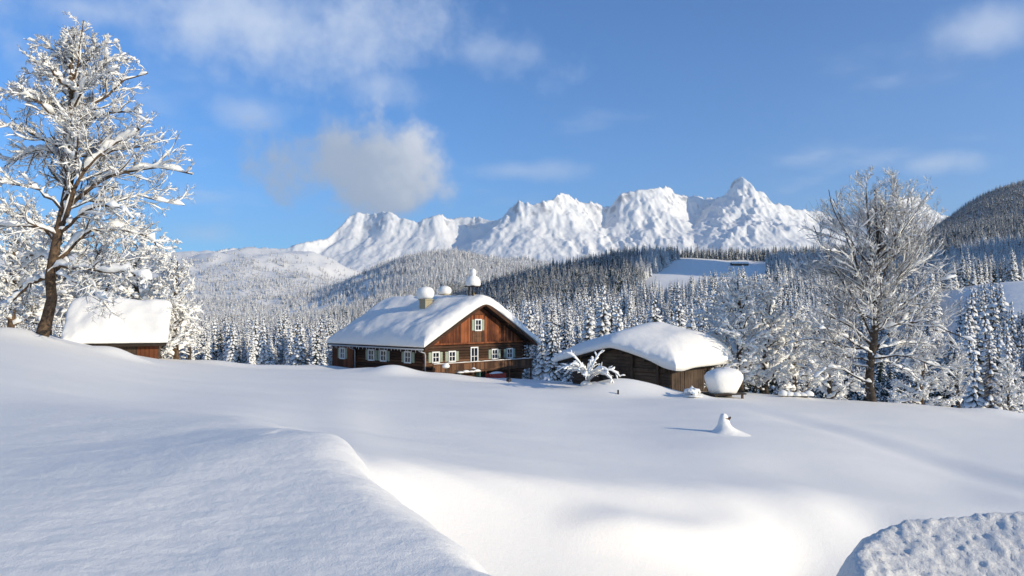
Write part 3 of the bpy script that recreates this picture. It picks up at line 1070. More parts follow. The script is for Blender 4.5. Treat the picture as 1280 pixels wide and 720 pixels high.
    p.build('snow_cap', M['snow'], bto, True)
    p = MB()
    p.lathe((bu, bv, bz + .72), [(.34, 0), (.36, .06), (.3, .16), (.12, .24), (.02, .26)], 12, 3, .05)
    p.build('ledge_snow', M['snow'], bto, True)
    return h, origin, az


house, H_O, H_AZ = build_house()


def h_point(u, v, z=0.0):
    c, s_ = math.cos(H_AZ), math.sin(H_AZ)
    return Vector((H_O.x + u * c - v * s_, H_O.y + u * s_ + v * c, H_O.z + z))


def ground(x, y):
    return float(height(np.array([x]), np.array([y]))[0])


def snow_blob(mb, c, rx, ry, rz, seed=0, n=10):
    """flattened snow cushion standing on c"""
    rnd = random.Random(seed)
    b = len(mb.v)
    rows = 5
    ph = rnd.uniform(0, 6)
    for k in range(rows):
        a = (k / (rows - 1)) * math.pi / 2
        rr, zz = math.cos(a) * (1.0 if k else .92), math.sin(a)
        for s in range(n):
            th = 2 * math.pi * s / n
            w = 1 + .1 * math.sin(2 * th + ph) + .06 * math.sin(3 * th + ph * 2)
            mb.v.append((c[0] + rx * rr * w * math.cos(th), c[1] + ry * rr * w * math.sin(th), c[2] + rz * zz))
    for k in range(rows - 1):
        for s in range(n):
            s2 = (s + 1) % n
            mb.f.append((b + k * n + s, b + k * n + s2, b + (k + 1) * n + s2, b + (k + 1) * n + s))
    mb.f.append(tuple(b + s for s in range(n))[::-1])
    return mb


def build_house_clutter():
    # bench with teal legs
    p = h_point(2.3, -3.0)
    gz = ground(p.x, p.y)
    b = empty('garden_bench', (p.x, p.y, gz - .12), H_AZ)
    tag(b, 'snow topped garden bench with teal legs in front of the farmhouse', 'bench')
    MB().box(-1.3, -.25, .42, 1.3, .25, .47).build('seat', M['old_beam'], b)
    for sx in (-1.1, 1.1):
        MB().box(sx - .05, -.22, 0, sx + .05, .22, .42).build('leg', M['teal'], b)
    MB().box(-1.3, .25, .5, 1.3, .29, .68).build('backrest', M['old_beam'], b)
    m = MB()
    for k in range(4):
        snow_blob(m, (-.95 + k * .63, 0, .47), .4, .25, .12 + .07 * (k % 2), k)
    m.build('snow', M['snow'], b, True)
    p = h_point(5.2, -3.3)
    gz = ground(p.x, p.y)
    t = empty('wooden_trough', (p.x, p.y, gz - .1), H_AZ)
    tag(t, 'red painted wooden trough filled with snow below the balcony', 'trough')
    for (a, c_) in (((-.9, -.35, .1), (.9, -.3, .5)), ((-.9, .3, .1), (.9, .35, .5))):
        MB().box(*a, *c_).build('side_board', M['red'], t)
    for sx in (-.9, .86):
        MB().box(sx, -.3, .1, sx + .04, .3, .5).build('end_board', M['red'], t)
    m = MB()
    snow_blob(m, (0, 0, .4), .85, .3, .24, 3)
    m.build('snow', M['snow'], t, True)
    for (u, v, s_, lab) in ((.3, -2.4, .55, 'rounded snow cushion on a low post at the farmhouse corner'), (3.6, -2.2, .45, 'small snow cushion on a post behind the garden bench')):
        p = h_point(u, v)
        gz = ground(p.x, p.y)
        e = empty('snowy_post', (p.x, p.y, gz - .1), 0)
        tag(e, lab, 'post', 'snow capped posts by the farmhouse')
        MB().box(-.08, -.08, 0, .08, .08, .5).build('post', M['old_beam'], e)
        m = MB()
        m.lathe((0, 0, .5), [(.1, 0), (s_ * .5, .06), (s_ * .55, .2), (s_ * .4, .34), (.03, .42)], 12, 4, .05)
        m.build('snow_cap', M['snow'], e, True)
    # dark lantern stake right of the house
    p = at(636, 55)
    e = empty('stake_lantern', p - Vector((0, 0, .1)), 0)
    tag(e, 'small dark lantern half sunk in snow right of the farmhouse', 'lantern')
    MB().box(-.02, -.02, 0, .02, .02, .3).build('stake', M['black_metal'], e)
    MB().lathe((0, 0, .28), [(.16, 0), (.2, .05), (.18, .2), (.06, .3), (.02, .34)], 8).build('lamp_housing', M['black_metal'], e)


build_house_clutter()


# ------------------------------------------------------------------ barn and outbuildings
def build_barn():
    D0 = 52.0
    o = Vector(((838 - 640) / F_PX * D0, D0, -3.65))
    az = math.atan2(0.731, 0.682)
    b = empty('hay_barn', o, az)
    tag(b, 'low weathered hay barn buried under a thick dome of snow', 'barn')
    W, L, E, PK = 9.0, 6.6, 1.75, 2.95        # gable runs along local +y, ridge along local +x
    sl = (PK - E) / (W / 2)

    def rz0(v):
        return PK - np.abs(v - W / 2) * sl
    m = MB()
    m.poly_prism([(.1, .1, -1.6), (.1, W - .1, -1.6), (.1, W - .1, E - .05), (.1, W / 2, PK - .05), (.1, .1, E - .05)], (L - .2, 0, 0))
    m.build('wall', M['old_beam'], b)
    rnd = random.Random(9)
    x = .02
    while x < L - .05:                         # lit long side: wide upright boards, each a part
        w_ = rnd.uniform(.24, .34)
        x2 = min(x + w_, L - .02)
        bd = MB()
        d = rnd.uniform(0, .05)
        bd.box(x, -d - .02, -1.5, x2 - .025, .09, E - .12 + rnd.uniform(-.03, .03))
        bd.build('board', M['old_wood'], b)
        x = x2
    z = -1.4                                    # shaded gable: horizontal beams
    while z < PK - .35:
        half = (PK - .12 - max(z + .24, E)) / sl if z + .24 > E else W / 2
        v0, v1 = W / 2 - min(half, W / 2 - .05), W / 2 + min(half, W / 2 - .05)
        d = rnd.uniform(0, .04)
        bd = MB()
        bd.box(-.02 - d, v0, z, .09, v1, z + .235)
        bd.build('beam', M['old_beam'], b)
        z += .26
    for (v, zz) in ((1.0, .3), (3.2, .9), (6.2, .9)):
        MB().box(-.28, v - .11, zz - 2.2, -.07, v + .11, float(rz0(v)) - .13).build('post', M['old_wood'], b)
    MB().box(-.2, .3, 1.25, -.075, W / 2 + 1, 1.5).build('tie_beam', M['old_wood'], b)
    r = MB()
    for sgn in (-1, 1):
        ve = W / 2 + sgn * (W / 2 + .8)
        ze = float(rz0(ve))
        a, c = (-.9, L + .7)
        q = [(a, W / 2, PK), (c, W / 2, PK), (c, ve, ze), (a, ve, ze)]
        q = q if sgn > 0 else [q[3], q[2], q[1], q[0]]
        r.hexa(q + [(p[0], p[1], p[2] + .14) for p in q])
    ro = r.build('roof', M['dark_wood'], b)

    def rz(U, V):
        return PK + .14 + .15 - np.sqrt((V - W / 2)**2 + .4) * sl
    def th(U, V):
        return 1.0 + .13 * U + .08 * np.exp(-((U - 3.2) / 3)**2 - ((V - 4.0) / 3.2)**2) + .12 * np.exp(-((V - .6) / 1.5)**2)
    def dr(U, V):
        return .12 + .3 * np.exp(-((V + .2) / 1.1)**2 - ((U + .3) / 1.3)**2)
    snow_slab('roof_snow', M['snow'], ro, -1.15, L + .95, -1.05, W + 1.05, rz, th, edge=2.6, nu=60, nv=60, seed=12, amp=.05, drop=dr)
    return b


build_barn()


def build_lean_to():
    p = at(903, 48.5)
    o = empty('wood_store', (p.x, p.y, p.z - .55), R(18))
    tag(o, 'tiny open wood store under a bulging block of snow beside the barn', 'shed')
    for (x, y) in ((-1.0, -.6), (1.05, -.6), (-1.0, .7), (1.05, .7)):
        MB().box(x - .06, y - .06, 0, x + .06, y + .06, .75).build('post', M['old_beam'], o)
    MB().box(-1.2, -.8, .75, 1.25, .9, .83).build('roof', M['dark_wood'], o)
    MB().box(-1.05, .62, 0, 1.05, .66, .7).build('back_wall', M['old_wood'], o)
    rnd = random.Random(5)
    for k in range(7):
        lg = MB()
        lg.tube([(-.85 + k * .27, -.5, .13), (-.85 + k * .27, .5, .13)], .12, 8)
        lg.build('log', M['old_beam'], o, False)
    m = MB()
    n = 22
    prof = [(.7, -.06), (.8, .05), (.88, .3), (.98, .7), (1.06, 1.05), (1.05, 1.3), (.93, 1.52), (.7, 1.68), (.4, 1.78), (.15, 1.82), (.02, 1.83)]
    b0 = len(m.v)
    for (r_, z) in prof:
        for s in range(n):
            th = 2 * math.pi * s / n
            c, s_ = math.cos(th), math.sin(th)
            k = (abs(c)**3.2 + abs(s_)**3.2)**(-1 / 3.2) * (1 + .05 * math.sin(2 * th + z * 2.3) + .04 * math.sin(3 * th - z * 1.7))
            m.v.append((r_ * k * c * 1.1 * (1 + .04 * math.sin(z * 3 + th)), r_ * k * s_ * .85, .83 + z * .92 + .05 * c * (z / 1.7) - .1 * (1 - z / 1.7) * math.cos(th * 2 + .5)))
    for k in range(len(prof) - 1):
        for s in range(n):
            s2 = (s + 1) % n
            m.f.append((b0 + k * n + s, b0 + k * n + s2, b0 + (k + 1) * n + s2, b0 + (k + 1) * n + s))
    m.f.append(tuple(b0 + s for s in range(n))[::-1])
    m.build('snow_cap', M['snow'], o, True)


build_lean_to()


def build_left_shed():
    D0 = 52.0
    W, L = 6.3, 6.4
    x0 = (83 - 640) / F_PX * D0
    o = Vector((x0, D0, -1.55))
    s = empty('field_shed', o, R(22))
    tag(s, 'small dark wooden shed with steep snow covered roof behind the left tree', 'shed')
    E, PK = 1.3, 4.0
    m = MB()
    m.poly_prism([(0.35, .35, -1.2), (0.35, L, -1.2), (.35, L, E), (.35, L / 2, PK - .5), (.35, .35, E - .1)], (W - .6, 0, 0))
    m.build('wall', M['old_beam'], s)
    u = .35
    rnd = random.Random(2)
    while u < W - .3:
        bd = MB()
        w_ = rnd.uniform(.24, .32)
        bd.box(u, .29 - rnd.uniform(0, .03), -1.2, min(u + w_ - .02, W - .25), .345, E - .15)
        bd.build('board', M['annex'] if u > 4.4 else M['old_wood'], s)
        u += w_
    sl = (PK - E) / (L / 2)
    r = MB()
    for sgn in (-1, 1):
        ve = L / 2 + sgn * (L / 2 + .35)
        ze = PK - (L / 2 + .35) * sl
        q = [(-.2, L / 2, PK), (W + .3, L / 2, PK), (W + .3, ve, ze), (-.2, ve, ze)]
        q = q if sgn > 0 else [q[3], q[2], q[1], q[0]]
        r.hexa(q + [(p[0], p[1], p[2] + .14) for p in q])
    ro = r.build('roof', M['dark_wood'], s)

    def rz(U, V):
        return PK + .2 - np.sqrt((V - L / 2)**2 + .1) * sl + .14 - .12 * 0
    snow_slab('roof_snow', M['snow'], ro, -.28, W + .42, -.45, L + .45, rz, lambda U, V: .5 + .1 * np.sin(U), edge=.75, nu=48, nv=44, seed=22, amp=.55)


build_left_shed()


def hay_hut(px, D, w, d, h, rot, label, snow=.8):
    p = at(px, D)
    o = empty('hay_hut', (p.x, p.y, p.z - .3), rot)
    tag(o, label, 'hut')
    m = MB()
    m.poly_prism([(-w / 2, -d / 2, 0), (-w / 2, d / 2, 0), (-w / 2, d / 2, h), (-w / 2, 0, h + d * .2), (-w / 2, -d / 2, h)], (w, 0, 0))
    m.build('wall', M['old_beam'], o)
    r = MB()
    for sgn in (-1, 1):
        q = [(-w / 2 - .8, 0, h + d * .2 + .05), (w / 2 + .8, 0, h + d * .2 + .05), (w / 2 + .8, sgn * (d / 2 + .8), h - .25), (-w / 2 - .8, sgn * (d / 2 + .8), h - .25)]
        q = q if sgn > 0 else q[::-1]
        r.hexa(q + [(a, b, c + .2) for (a, b, c) in q])
    ro = r.build('roof', M['dark_wood'], o)
    snow_slab('roof_snow', M['snow'], ro, -w / 2 - .9, w / 2 + .9, -d / 2 - .9, d / 2 + .9,
              lambda U, V: h + d * .2 + .3 - np.sqrt(V**2 + .3) * .4, lambda U, V: snow + 0 * U, edge=.9, nu=24, nv=20, seed=31, amp=.1)
    return o


hay_hut(925, 1130, 26, 9, 3.0, R(4), 'long hut with snowy roof on the far hilltop clearing', 1.4)
hay_hut(392, 300, 15, 7, 4.0, R(3), 'long low hut roof under snow in front of the spruces left of the farmhouse', 1.2)


def build_stump():
    p = at(903, 30)
    o = empty('tree_stump', p, 0)
    tag(o, 'snow smothered stump standing alone in the open field', 'stump')
    st = MB()
    st.lathe((.05, 0, -.2), [(.24, 0), (.2, .3), (.18, .6), (.19, .82)], 12, 2, .06)
    st.tube([(.14, -.06, .5), (.24, -.09, .64), (.26, -.09, .68)], [.05, .045, .025], 7)
    st.build('stump', M['bark'], o)
    n, rows = 40, 22
    prof = []
    for k in range(rows):
        t = k / (rows - 1)
        prof.append(t)
    m = MB()
    V = []
    for t in prof:
        for s in range(n):
            th = 2 * math.pi * s / n
            c, s_ = math.cos(th), math.sin(th)
            ext = .72 + .42 * max(0, c) - .16 * max(0, -c)
            r_ = .02 + .2 * min(1, t * 3.2)**.6 + (ext - .2) * max(0, (t - .28) / .72)**2.1
            z = .78 * (1 - min(1, t / .18)**2.2 * .14) if t < .18 else .78 * .86 * (1 - ((t - .18) / .82)**.8)
            z += .015 * math.sin(th * 3 + t * 9)
            x, y = r_ * c, r_ * s_
            V.append((x, y, z - .035 * t + (ground(p.x + x, p.y + y) - p.z) * t))
    m.v = [(0, 0, .79)] + V
    for s in range(n):
        m.f.append((0, 1 + s, 1 + (s + 1) % n))
    for k in range(rows - 1):
        for s in range(n):
            s2 = (s + 1) % n
            m.f.append((1 + k * n + s, 1 + (k + 1) * n + s, 1 + (k + 1) * n + s2, 1 + k * n + s2))
    m.build('snow_cap', M['snow'], o, True)
    # thin stake further back
    p = at(772, 47.5)
    e = tag(MB().box(-.05, -.05, -.2, .05, .05, .28).build('marker_stake', M['black_metal']), 'short dark stake poking out of the snow left of the barn', 'stake')
    e.location = p
    # snow covered log pile / low wall near the right tree
    p = at(992, 52.5)
    e = empty('snowy_log', (p.x, p.y, p.z - .05), R(-4))
    tag(e, 'snow covered fallen log lying left of the right tree', 'log')
    MB().tube([(-.95, 0, .1), (.9, .1, .1)], [.18, .15], 8).build('log', M['bark'], e)
    m = MB()
    for k, (x, r_, hh) in enumerate(((-.85, .38, .42), (-.4, .42, .3), (.1, .42, .26), (.55, .4, .25), (.95, .36, .38))):
        snow_blob(m, (x, .02, .1), r_ * 1.1, r_, hh, k)
    m.build('snow', M['snow'], e, True)


build_stump()
# ------------------------------------------------------------------ broadleaf trees
def unit(v):
    return v / np.maximum(np.linalg.norm(v, axis=-1, keepdims=True), 1e-9)


def resample(P, n):
    P = np.asarray(P, float)
    # smooth a hand-placed polyline, then resample evenly
    d = np.r_[0, np.cumsum(np.linalg.norm(np.diff(P, axis=0), axis=1))]
    t = np.linspace(0, d[-1], n)
    return pchip(d, P, t)


def frames(P):
    T = unit(np.gradient(P, axis=1))
    up = np.zeros_like(T)
    up[..., 2] = 1
    alt = np.zeros_like(T)
    alt[..., 0] = 1
    ref = np.where(np.abs(T[..., 2:3]) > 0.95, alt, up)
    A = unit(np.cross(T, ref))
    return T, A, np.cross(A, T)


def tubes(P, Rr, sides):
    N, n, _ = P.shape
    T, A, B = frames(P)
    th = np.linspace(0, 2 * np.pi, sides, endpoint=False)
    V = P[:, :, None, :] + Rr[:, :, None, None] * (A[:, :, None, :] * np.cos(th)[None, None, :, None] + B[:, :, None, :] * np.sin(th)[None, None, :, None])
    idx = np.arange(N * n * sides).reshape(N, n, sides)
    a = idx[:, :-1, :]
    b = np.roll(idx, -1, axis=2)[:, :-1, :]
    c = np.roll(idx, -1, axis=2)[:, 1:, :]
    d = idx[:, 1:, :]
    return V.reshape(-1, 3), np.stack([a, b, c, d], -1).reshape(-1, 4)


def snow_strips(P, Rr, S, rng, gap=0.25, jitter=0.6, wide=0.75):
    """snow lying along the upper side of branches; S = thickness per branch (N,)"""
    N, n, _ = P.shape
    T, A, B = frames(P)
    flat = np.sqrt(np.clip(1 - T[..., 2]**2, 0, 1))
    hold = np.clip((flat - 0.25) / 0.6, 0, 1)
    k = (1 - jitter + jitter * 2 * rng.random((N, n)))
    k *= (rng.random((N, n)) > gap * 0.5)
    s = S[:, None] * hold * k
    s[:, 0] *= 0.4
    s[:, -1] *= 0.3
    w = np.maximum(Rr * 1.15, 0.0) * (s > 0) + s * wide
    w = np.minimum(w, s * 1.6 + Rr * .9)
    up = unit(np.array([0, 0, 1.0]) - T * T[..., 2:3] * 0.85)
    base = P + up * (Rr * 0.35)[..., None]
    prof = [(-1, .0), (0, 1.0), (1, .0), (0, -.22)] if n <= 4 else [(-1, .05), (-.6, .8), (.6, .8), (1, .05), (0, -.22)] if n == 5 else [(-1, .0), (-.72, .62), (0, 1.0), (.72, .62), (1, .0), (0, -.22)]
    V = np.stack([base + A * (w * a)[..., None] + up * (s * b)[..., None] for (a, b) in prof], 2)
    sides = len(prof)
    idx = np.arange(N * n * sides).reshape(N, n, sides)
    r = np.roll(idx, -1, axis=2)
    q = np.stack([idx[:, :-1], r[:, :-1], r[:, 1:], idx[:, 1:]], -1)
    keep = ((s[:, :-1] + s[:, 1:]) > 0.004)[:, :, None] & np.ones((1, 1, sides), bool)
    return V.reshape(-1, 3), q[keep].reshape(-1, 4)


def spawn(P, Rr, K, rng, ratio, ang, tmin=.2, tmax=1.0, npts=5, up=0.0, jit=.12, droop=0.0, rr=.55, minr=.006, maxlen=None, planar=0.0):
    """K children per parent branch"""
    N, n, _ = P.shape
    plen = np.linalg.norm(np.diff(P, axis=1), axis=2).sum(1)
    t = (tmin + (tmax - tmin) * (np.arange(K)[None, :] + rng.random((N, K))) / K)
    f = t * (n - 1)
    i = np.clip(f.astype(int), 0, n - 2)
    w = (f - i)[..., None]
    ar = np.arange(N)[:, None]
    start = P[ar, i] * (1 - w) + P[ar, i + 1] * w
    tan = unit(P[ar, i + 1] - P[ar, i])
    r0 = (Rr[ar, i] * (1 - w[..., 0]) + Rr[ar, i + 1] * w[..., 0]) * rr
    rnd = unit(rng.normal(size=(N, K, 3)) * np.array([1, 1, 1 - planar]))
    perp = unit(rnd - tan * (rnd * tan).sum(-1, keepdims=True))
    a = ang * (0.7 + 0.6 * rng.random((N, K, 1)))
    d = unit(tan * np.cos(a) + perp * np.sin(a) + np.array([0, 0, up]))
    L = plen[:, None] * ratio * (1.1 - .55 * t) * (.55 + .8 * rng.random((N, K)))
    if maxlen:
        L = np.minimum(L, maxlen * (.7 + .5 * rng.random((N, K))))
    start, d, L, r0 = start.reshape(-1, 3), d.reshape(-1, 3), L.reshape(-1), np.maximum(r0.reshape(-1), minr)
    Q = np.zeros((len(L), npts, 3))
    Q[:, 0] = start
    step = L / (npts - 1)
    for k in range(1, npts):
        Q[:, k] = Q[:, k - 1] + d * step[:, None]
        d = unit(d + rng.normal(size=d.shape) * jit + np.array([0, 0, up * .35 - droop * k / npts]))
    taper = np.linspace(1, .35, npts)[None, :]
    return Q, np.maximum(r0[:, None] * taper, minr * .6)


def resample_all(A, n):
    t = np.linspace(0, A.shape[1] - 1, n)
    i = np.clip(t.astype(int), 0, A.shape[1] - 2)
    w = (t - i)[None, :, None]
    return A[:, i] * (1 - w) + A[:, i + 1] * w


def cat_mesh(name, parts, mat):
    V, Q, o = [], [], 0
    for (v, q) in parts:
        V.append(v)
        Q.append(q + o)
        o += len(v)
    return np_mesh(name, np.vstack(V), np.vstack(Q), None, [mat])


def tree_meshes(trunk, trunk_r, limbs, limb_r, rng, counts, snow, spec, mats, clip=None):
    """-> dict of meshes trunk / limb list / branches / twigs / snow. trunk (n,3), limbs list of (n,3)"""
    TP = resample(trunk, 16)[None]
    TR = np.interp(np.linspace(0, 1, 16), np.linspace(0, 1, len(trunk_r)), trunk_r)[None]
    # flared, uneven foot
    tv, tq = tubes(TP, TR, 12)
    LP = np.stack([resample(l, 9) for l in limbs])
    LP[:, 1:-1] += rng.normal(size=LP[:, 1:-1].shape) * spec.get('limb_jit', .05)
    LR = np.array(limb_r)[:, None] * np.linspace(1, .3, 9)[None, :]
    lv, lq = tubes(LP, LR, 7)
    B2, R2 = spawn(LP, LR, counts[0], rng, spec['r2'], spec['a2'], .22, 1., 6, spec['up2'], spec.get('jit', .13), spec.get('droop', 0.), minr=.014)
    BT, RT = spawn(TP[:, 6:], TR[:, 6:], counts[0] * 2, rng, spec.get('rt', .16), 1.0, .1, 1., 6, spec['up2'], .13, minr=.014)
    B2, R2 = np.concatenate([B2, BT]), np.concatenate([R2, RT])
    env = spec.get('env')
    if env:
        k_ = env(B2[:, -1], rng)
        B2, R2 = B2[k_], R2[k_]
    B3, R3 = spawn(B2, R2, counts[1], rng, spec['r3'], spec['a3'], .15, 1., 5, spec['up3'], .15, spec.get('droop', 0.), minr=.009)
    if env:
        k_ = env(B3[:, -1], rng)
        B3, R3 = B3[k_], R3[k_]
    B4, R4 = spawn(B3, R3, counts[2], rng, spec['r4'], spec['a4'], .1, 1., 3, spec['up4'], .2, minr=spec.get('twig_r', .007), maxlen=spec.get('twig_len'))
    if env:
        k_ = env(B4[:, -1], rng)
        B4, R4 = B4[k_], R4[k_]
    out = {}
    out['trunk'] = cat_mesh('trunk', [(tv, tq), (lv, lq)], mats[0])
    out['branches'] = cat_mesh('branches', [tubes(B2, R2, 5), tubes(B3, R3, 3)], mats[1])
    out['twigs'] = cat_mesh('twigs', [tubes(B4, R4, 3)], mats[1])
    sn = []
    sn.append(snow_strips(resample_all(LP, 22), resample_all(LR[..., None], 22)[..., 0], snow[0] * (.35 + LR[:, 0] / .13) * (.8 + .4 * rng.random(len(LP))), rng, .3, .75))
    sn.append(snow_strips(B2, R2, snow[1] * (.5 + rng.random(len(B2))), rng, .25))
    pick = rng.random(len(B3)) < spec.get('p3', .8)
    sn.append(snow_strips(B3[pick], R3[pick], snow[2] * (.5 + rng.random(pick.sum())), rng, .3))
    pick = rng.random(len(B4)) < spec.get('p4', .6)
    sn.append(snow_strips(B4[pick], R4[pick], snow[3] * (.4 + 1.2 * rng.random(pick.sum())), rng, .3))
    out['snow'] = cat_mesh('snow', sn, M['tree_snow'])
    out['limbs_arrays'] = (LP, LR)
    return out


def place_tree(me, name, label, loc, rz=0.0, scale=1.0, group=None, cat='tree'):
    e = empty(name, loc, rz)
    e.scale = (scale,) * 3
    tag(e, label, cat, group)
    link_mesh('trunk', me['trunk'], e)
    c = link_mesh('crown', me['branches'], e)
    link_mesh('twigs', me['twigs'], c)
    link_mesh('snow', me['snow'], c)
    return e


def hero(px0, D, base_z, trunk_px, limbs_px, extra, trunk_r, rng):
    """3D skeleton in the frame of the trunk foot, from bearings and rows at depth D"""
    x0 = (px0 - 640) / F_PX * D
    def P(px, py, dy=0.0):
        return ((px - 640) / F_PX * D - x0, dy, CAMZ + (HZ - py) / F_PX * D - base_z)
    trunk = [P(px, py, .25 * math.sin(i * .9)) for i, (px, py) in enumerate(trunk_px)]
    limbs, lr = [], []
    for (pts, r, depth) in limbs_px:
        n = len(pts)
        limbs.append(np.array([P(px, py, depth * (k / (n - 1))) for k, (px, py) in enumerate(pts)]))
        lr.append(r)
    TP = resample(trunk, 40)
    for (t, az, el, ln, r) in extra:      # limbs towards and away from the viewer
        s_ = TP[int(t * 39)]
        d = np.array([math.sin(az) * math.cos(el), math.cos(az) * math.cos(el), math.sin(el)])
        pts = [s_]
        for k in range(1, 5):
            d = d / np.linalg.norm(d)
            pts.append(pts[-1] + d * ln / 4)
            d = d + np.array([0, 0, .14]) + rng.normal(size=3) * .12
        limbs.append(np.array(pts))
        lr.append(r)
    return np.array(trunk), limbs, lr, Vector((x0, D, base_z))


def build_left_tree():
    rng = np.random.default_rng(5)
    D = 42.0
    bz = float(ground((54 - 640) / F_PX * D, D)) - .35
    trunk_px = [(52, 425), (55, 405), (60, 385), (63, 362), (63, 345), (69, 320), (72, 298), (75, 270), (77, 240), (82, 205), (86, 170), (84, 140), (86, 105), (84, 70), (87, 30)]
    L = [
        ([(63, 345), (82, 330), (110, 334), (140, 341), (172, 338), (205, 352)], .17, -1.5),
        ([(66, 328), (86, 305), (106, 287), (135, 281), (160, 286), (182, 306)], .15, 1.5),
        ([(72, 300), (84, 262), (100, 226), (122, 200), (150, 180), (180, 166)], .16, -1.0),
        ([(78, 262), (104, 238), (122, 222), (150, 212), (195, 206), (232, 214)], .15, .6),
        ([(76, 250), (88, 220), (100, 197), (112, 184), (143, 177), (173, 165)], .13, 1.8),
        ([(84, 180), (96, 165), (112, 154), (133, 147), (155, 143), (190, 150)], .12, -1.6),
        ([(86, 160), (98, 140), (110, 123), (133, 103), (150, 87), (170, 82)], .12, .8),
        ([(80, 190), (64, 180), (48, 172), (27, 160), (-5, 160)], .12, -.8),
        ([(79, 205), (57, 185), (30, 180), (0, 190), (-22, 200)], .11, 1.5),
        ([(82, 165), (66, 142), (43, 125), (7, 115)], .1, .6),
        ([(71, 305), (58, 288), (40, 284), (10, 284), (-25, 292)], .13, -1.2),
        ([(62, 348), (36, 350), (12, 370), (-15, 392)], .12, 1.2),
        ([(85, 130), (70, 105), (52, 84), (35, 70)], .09, -.6),
        ([(85, 120), (100, 92), (118, 70), (140, 55)], .08, 1.0),
        ([(85, 100), (72, 70), (60, 50), (50, 36)], .07, 1.2),
        ([(86, 95), (98, 65), (104, 45), (112, 32)], .07, -1.2),
        ([(73, 290), (100, 275), (130, 262), (160, 262), (190, 280)], .11, -2.2),
        ([(75, 262), (52, 240), (30, 232), (2, 240)], .1, -1.8),
        ([(66, 332), (50, 318), (25, 315), (-10, 328)], .1, 2.0),
        ([(64, 338), (100, 350), (130, 362), (165, 380)], .09, -2.0),
        ([(85, 135), (108, 112), (135, 100), (168, 96)], .07, -2.0),
        ([(85, 110), (108, 85), (130, 72), (158, 66)], .06, .2),
        ([(85, 112), (62, 92), (40, 86), (14, 88)], .06, .4),
        ([(85, 90), (66, 64), (46, 52), (28, 48)], .05, -.5),
        ([(85, 80), (104, 58), (122, 44), (134, 40)], .05, .6),
        ([(84, 150), (60, 130), (34, 120), (5, 128)], .08, -2.2),
        ([(86, 70), (80, 48), (74, 36), (66, 28)], .04, .2),
        ([(77, 240), (110, 250), (140, 244), (175, 240), (205, 248)], .09, 2.4),
    ]
    extra = []
    for k in range(16):
        extra.append((rng.uniform(.3, .93), rng.choice([0, math.pi]) + rng.uniform(-.8, .8), rng.uniform(.15, .8), rng.uniform(2.4, 4.6), rng.uniform(.06, .12)))
    trunk, limbs, lr, loc = hero(54, D, bz, trunk_px, L, extra, None, rng)
    spec = dict(r2=.36, a2=.85, up2=.16, r3=.5, a3=.8, up3=.12, r4=.6, a4=.7, up4=.1, twig_r=.008, twig_len=1.0, p3=.85, p4=.45, jit=.16, limb_jit=.07)
    k_ = D / F_PX
    def env(p, rng):
        px = 54 + p[:, 0] / k_
        py = 428 - p[:, 2] / k_
        right = np.interp(py, [22, 40, 70, 105, 150, 190, 230, 270, 330, 400], [95, 132, 165, 180, 205, 238, 240, 205, 215, 190])
        left = np.interp(py, [22, 40, 70, 105, 150, 400], [74, 45, 22, -5, -30, -40])
        j_ = 6 * rng.normal(size=len(p))
        return (px < right + j_) & (px > left - j_) & (py > 22)
    spec['env'] = env
    me = tree_meshes(trunk, [.38, .29, .27, .25, .24, .22, .2, .17, .13, .1, .06, .03], limbs, lr, rng, (13, 7, 7), (.19, .08, .046, .036), spec, (M['bark'], M['twig_dark']))
    place_tree(me, 'broadleaf_tree', 'tall snow laden broadleaf tree with brown trunk on the left slope', loc)


build_left_tree()


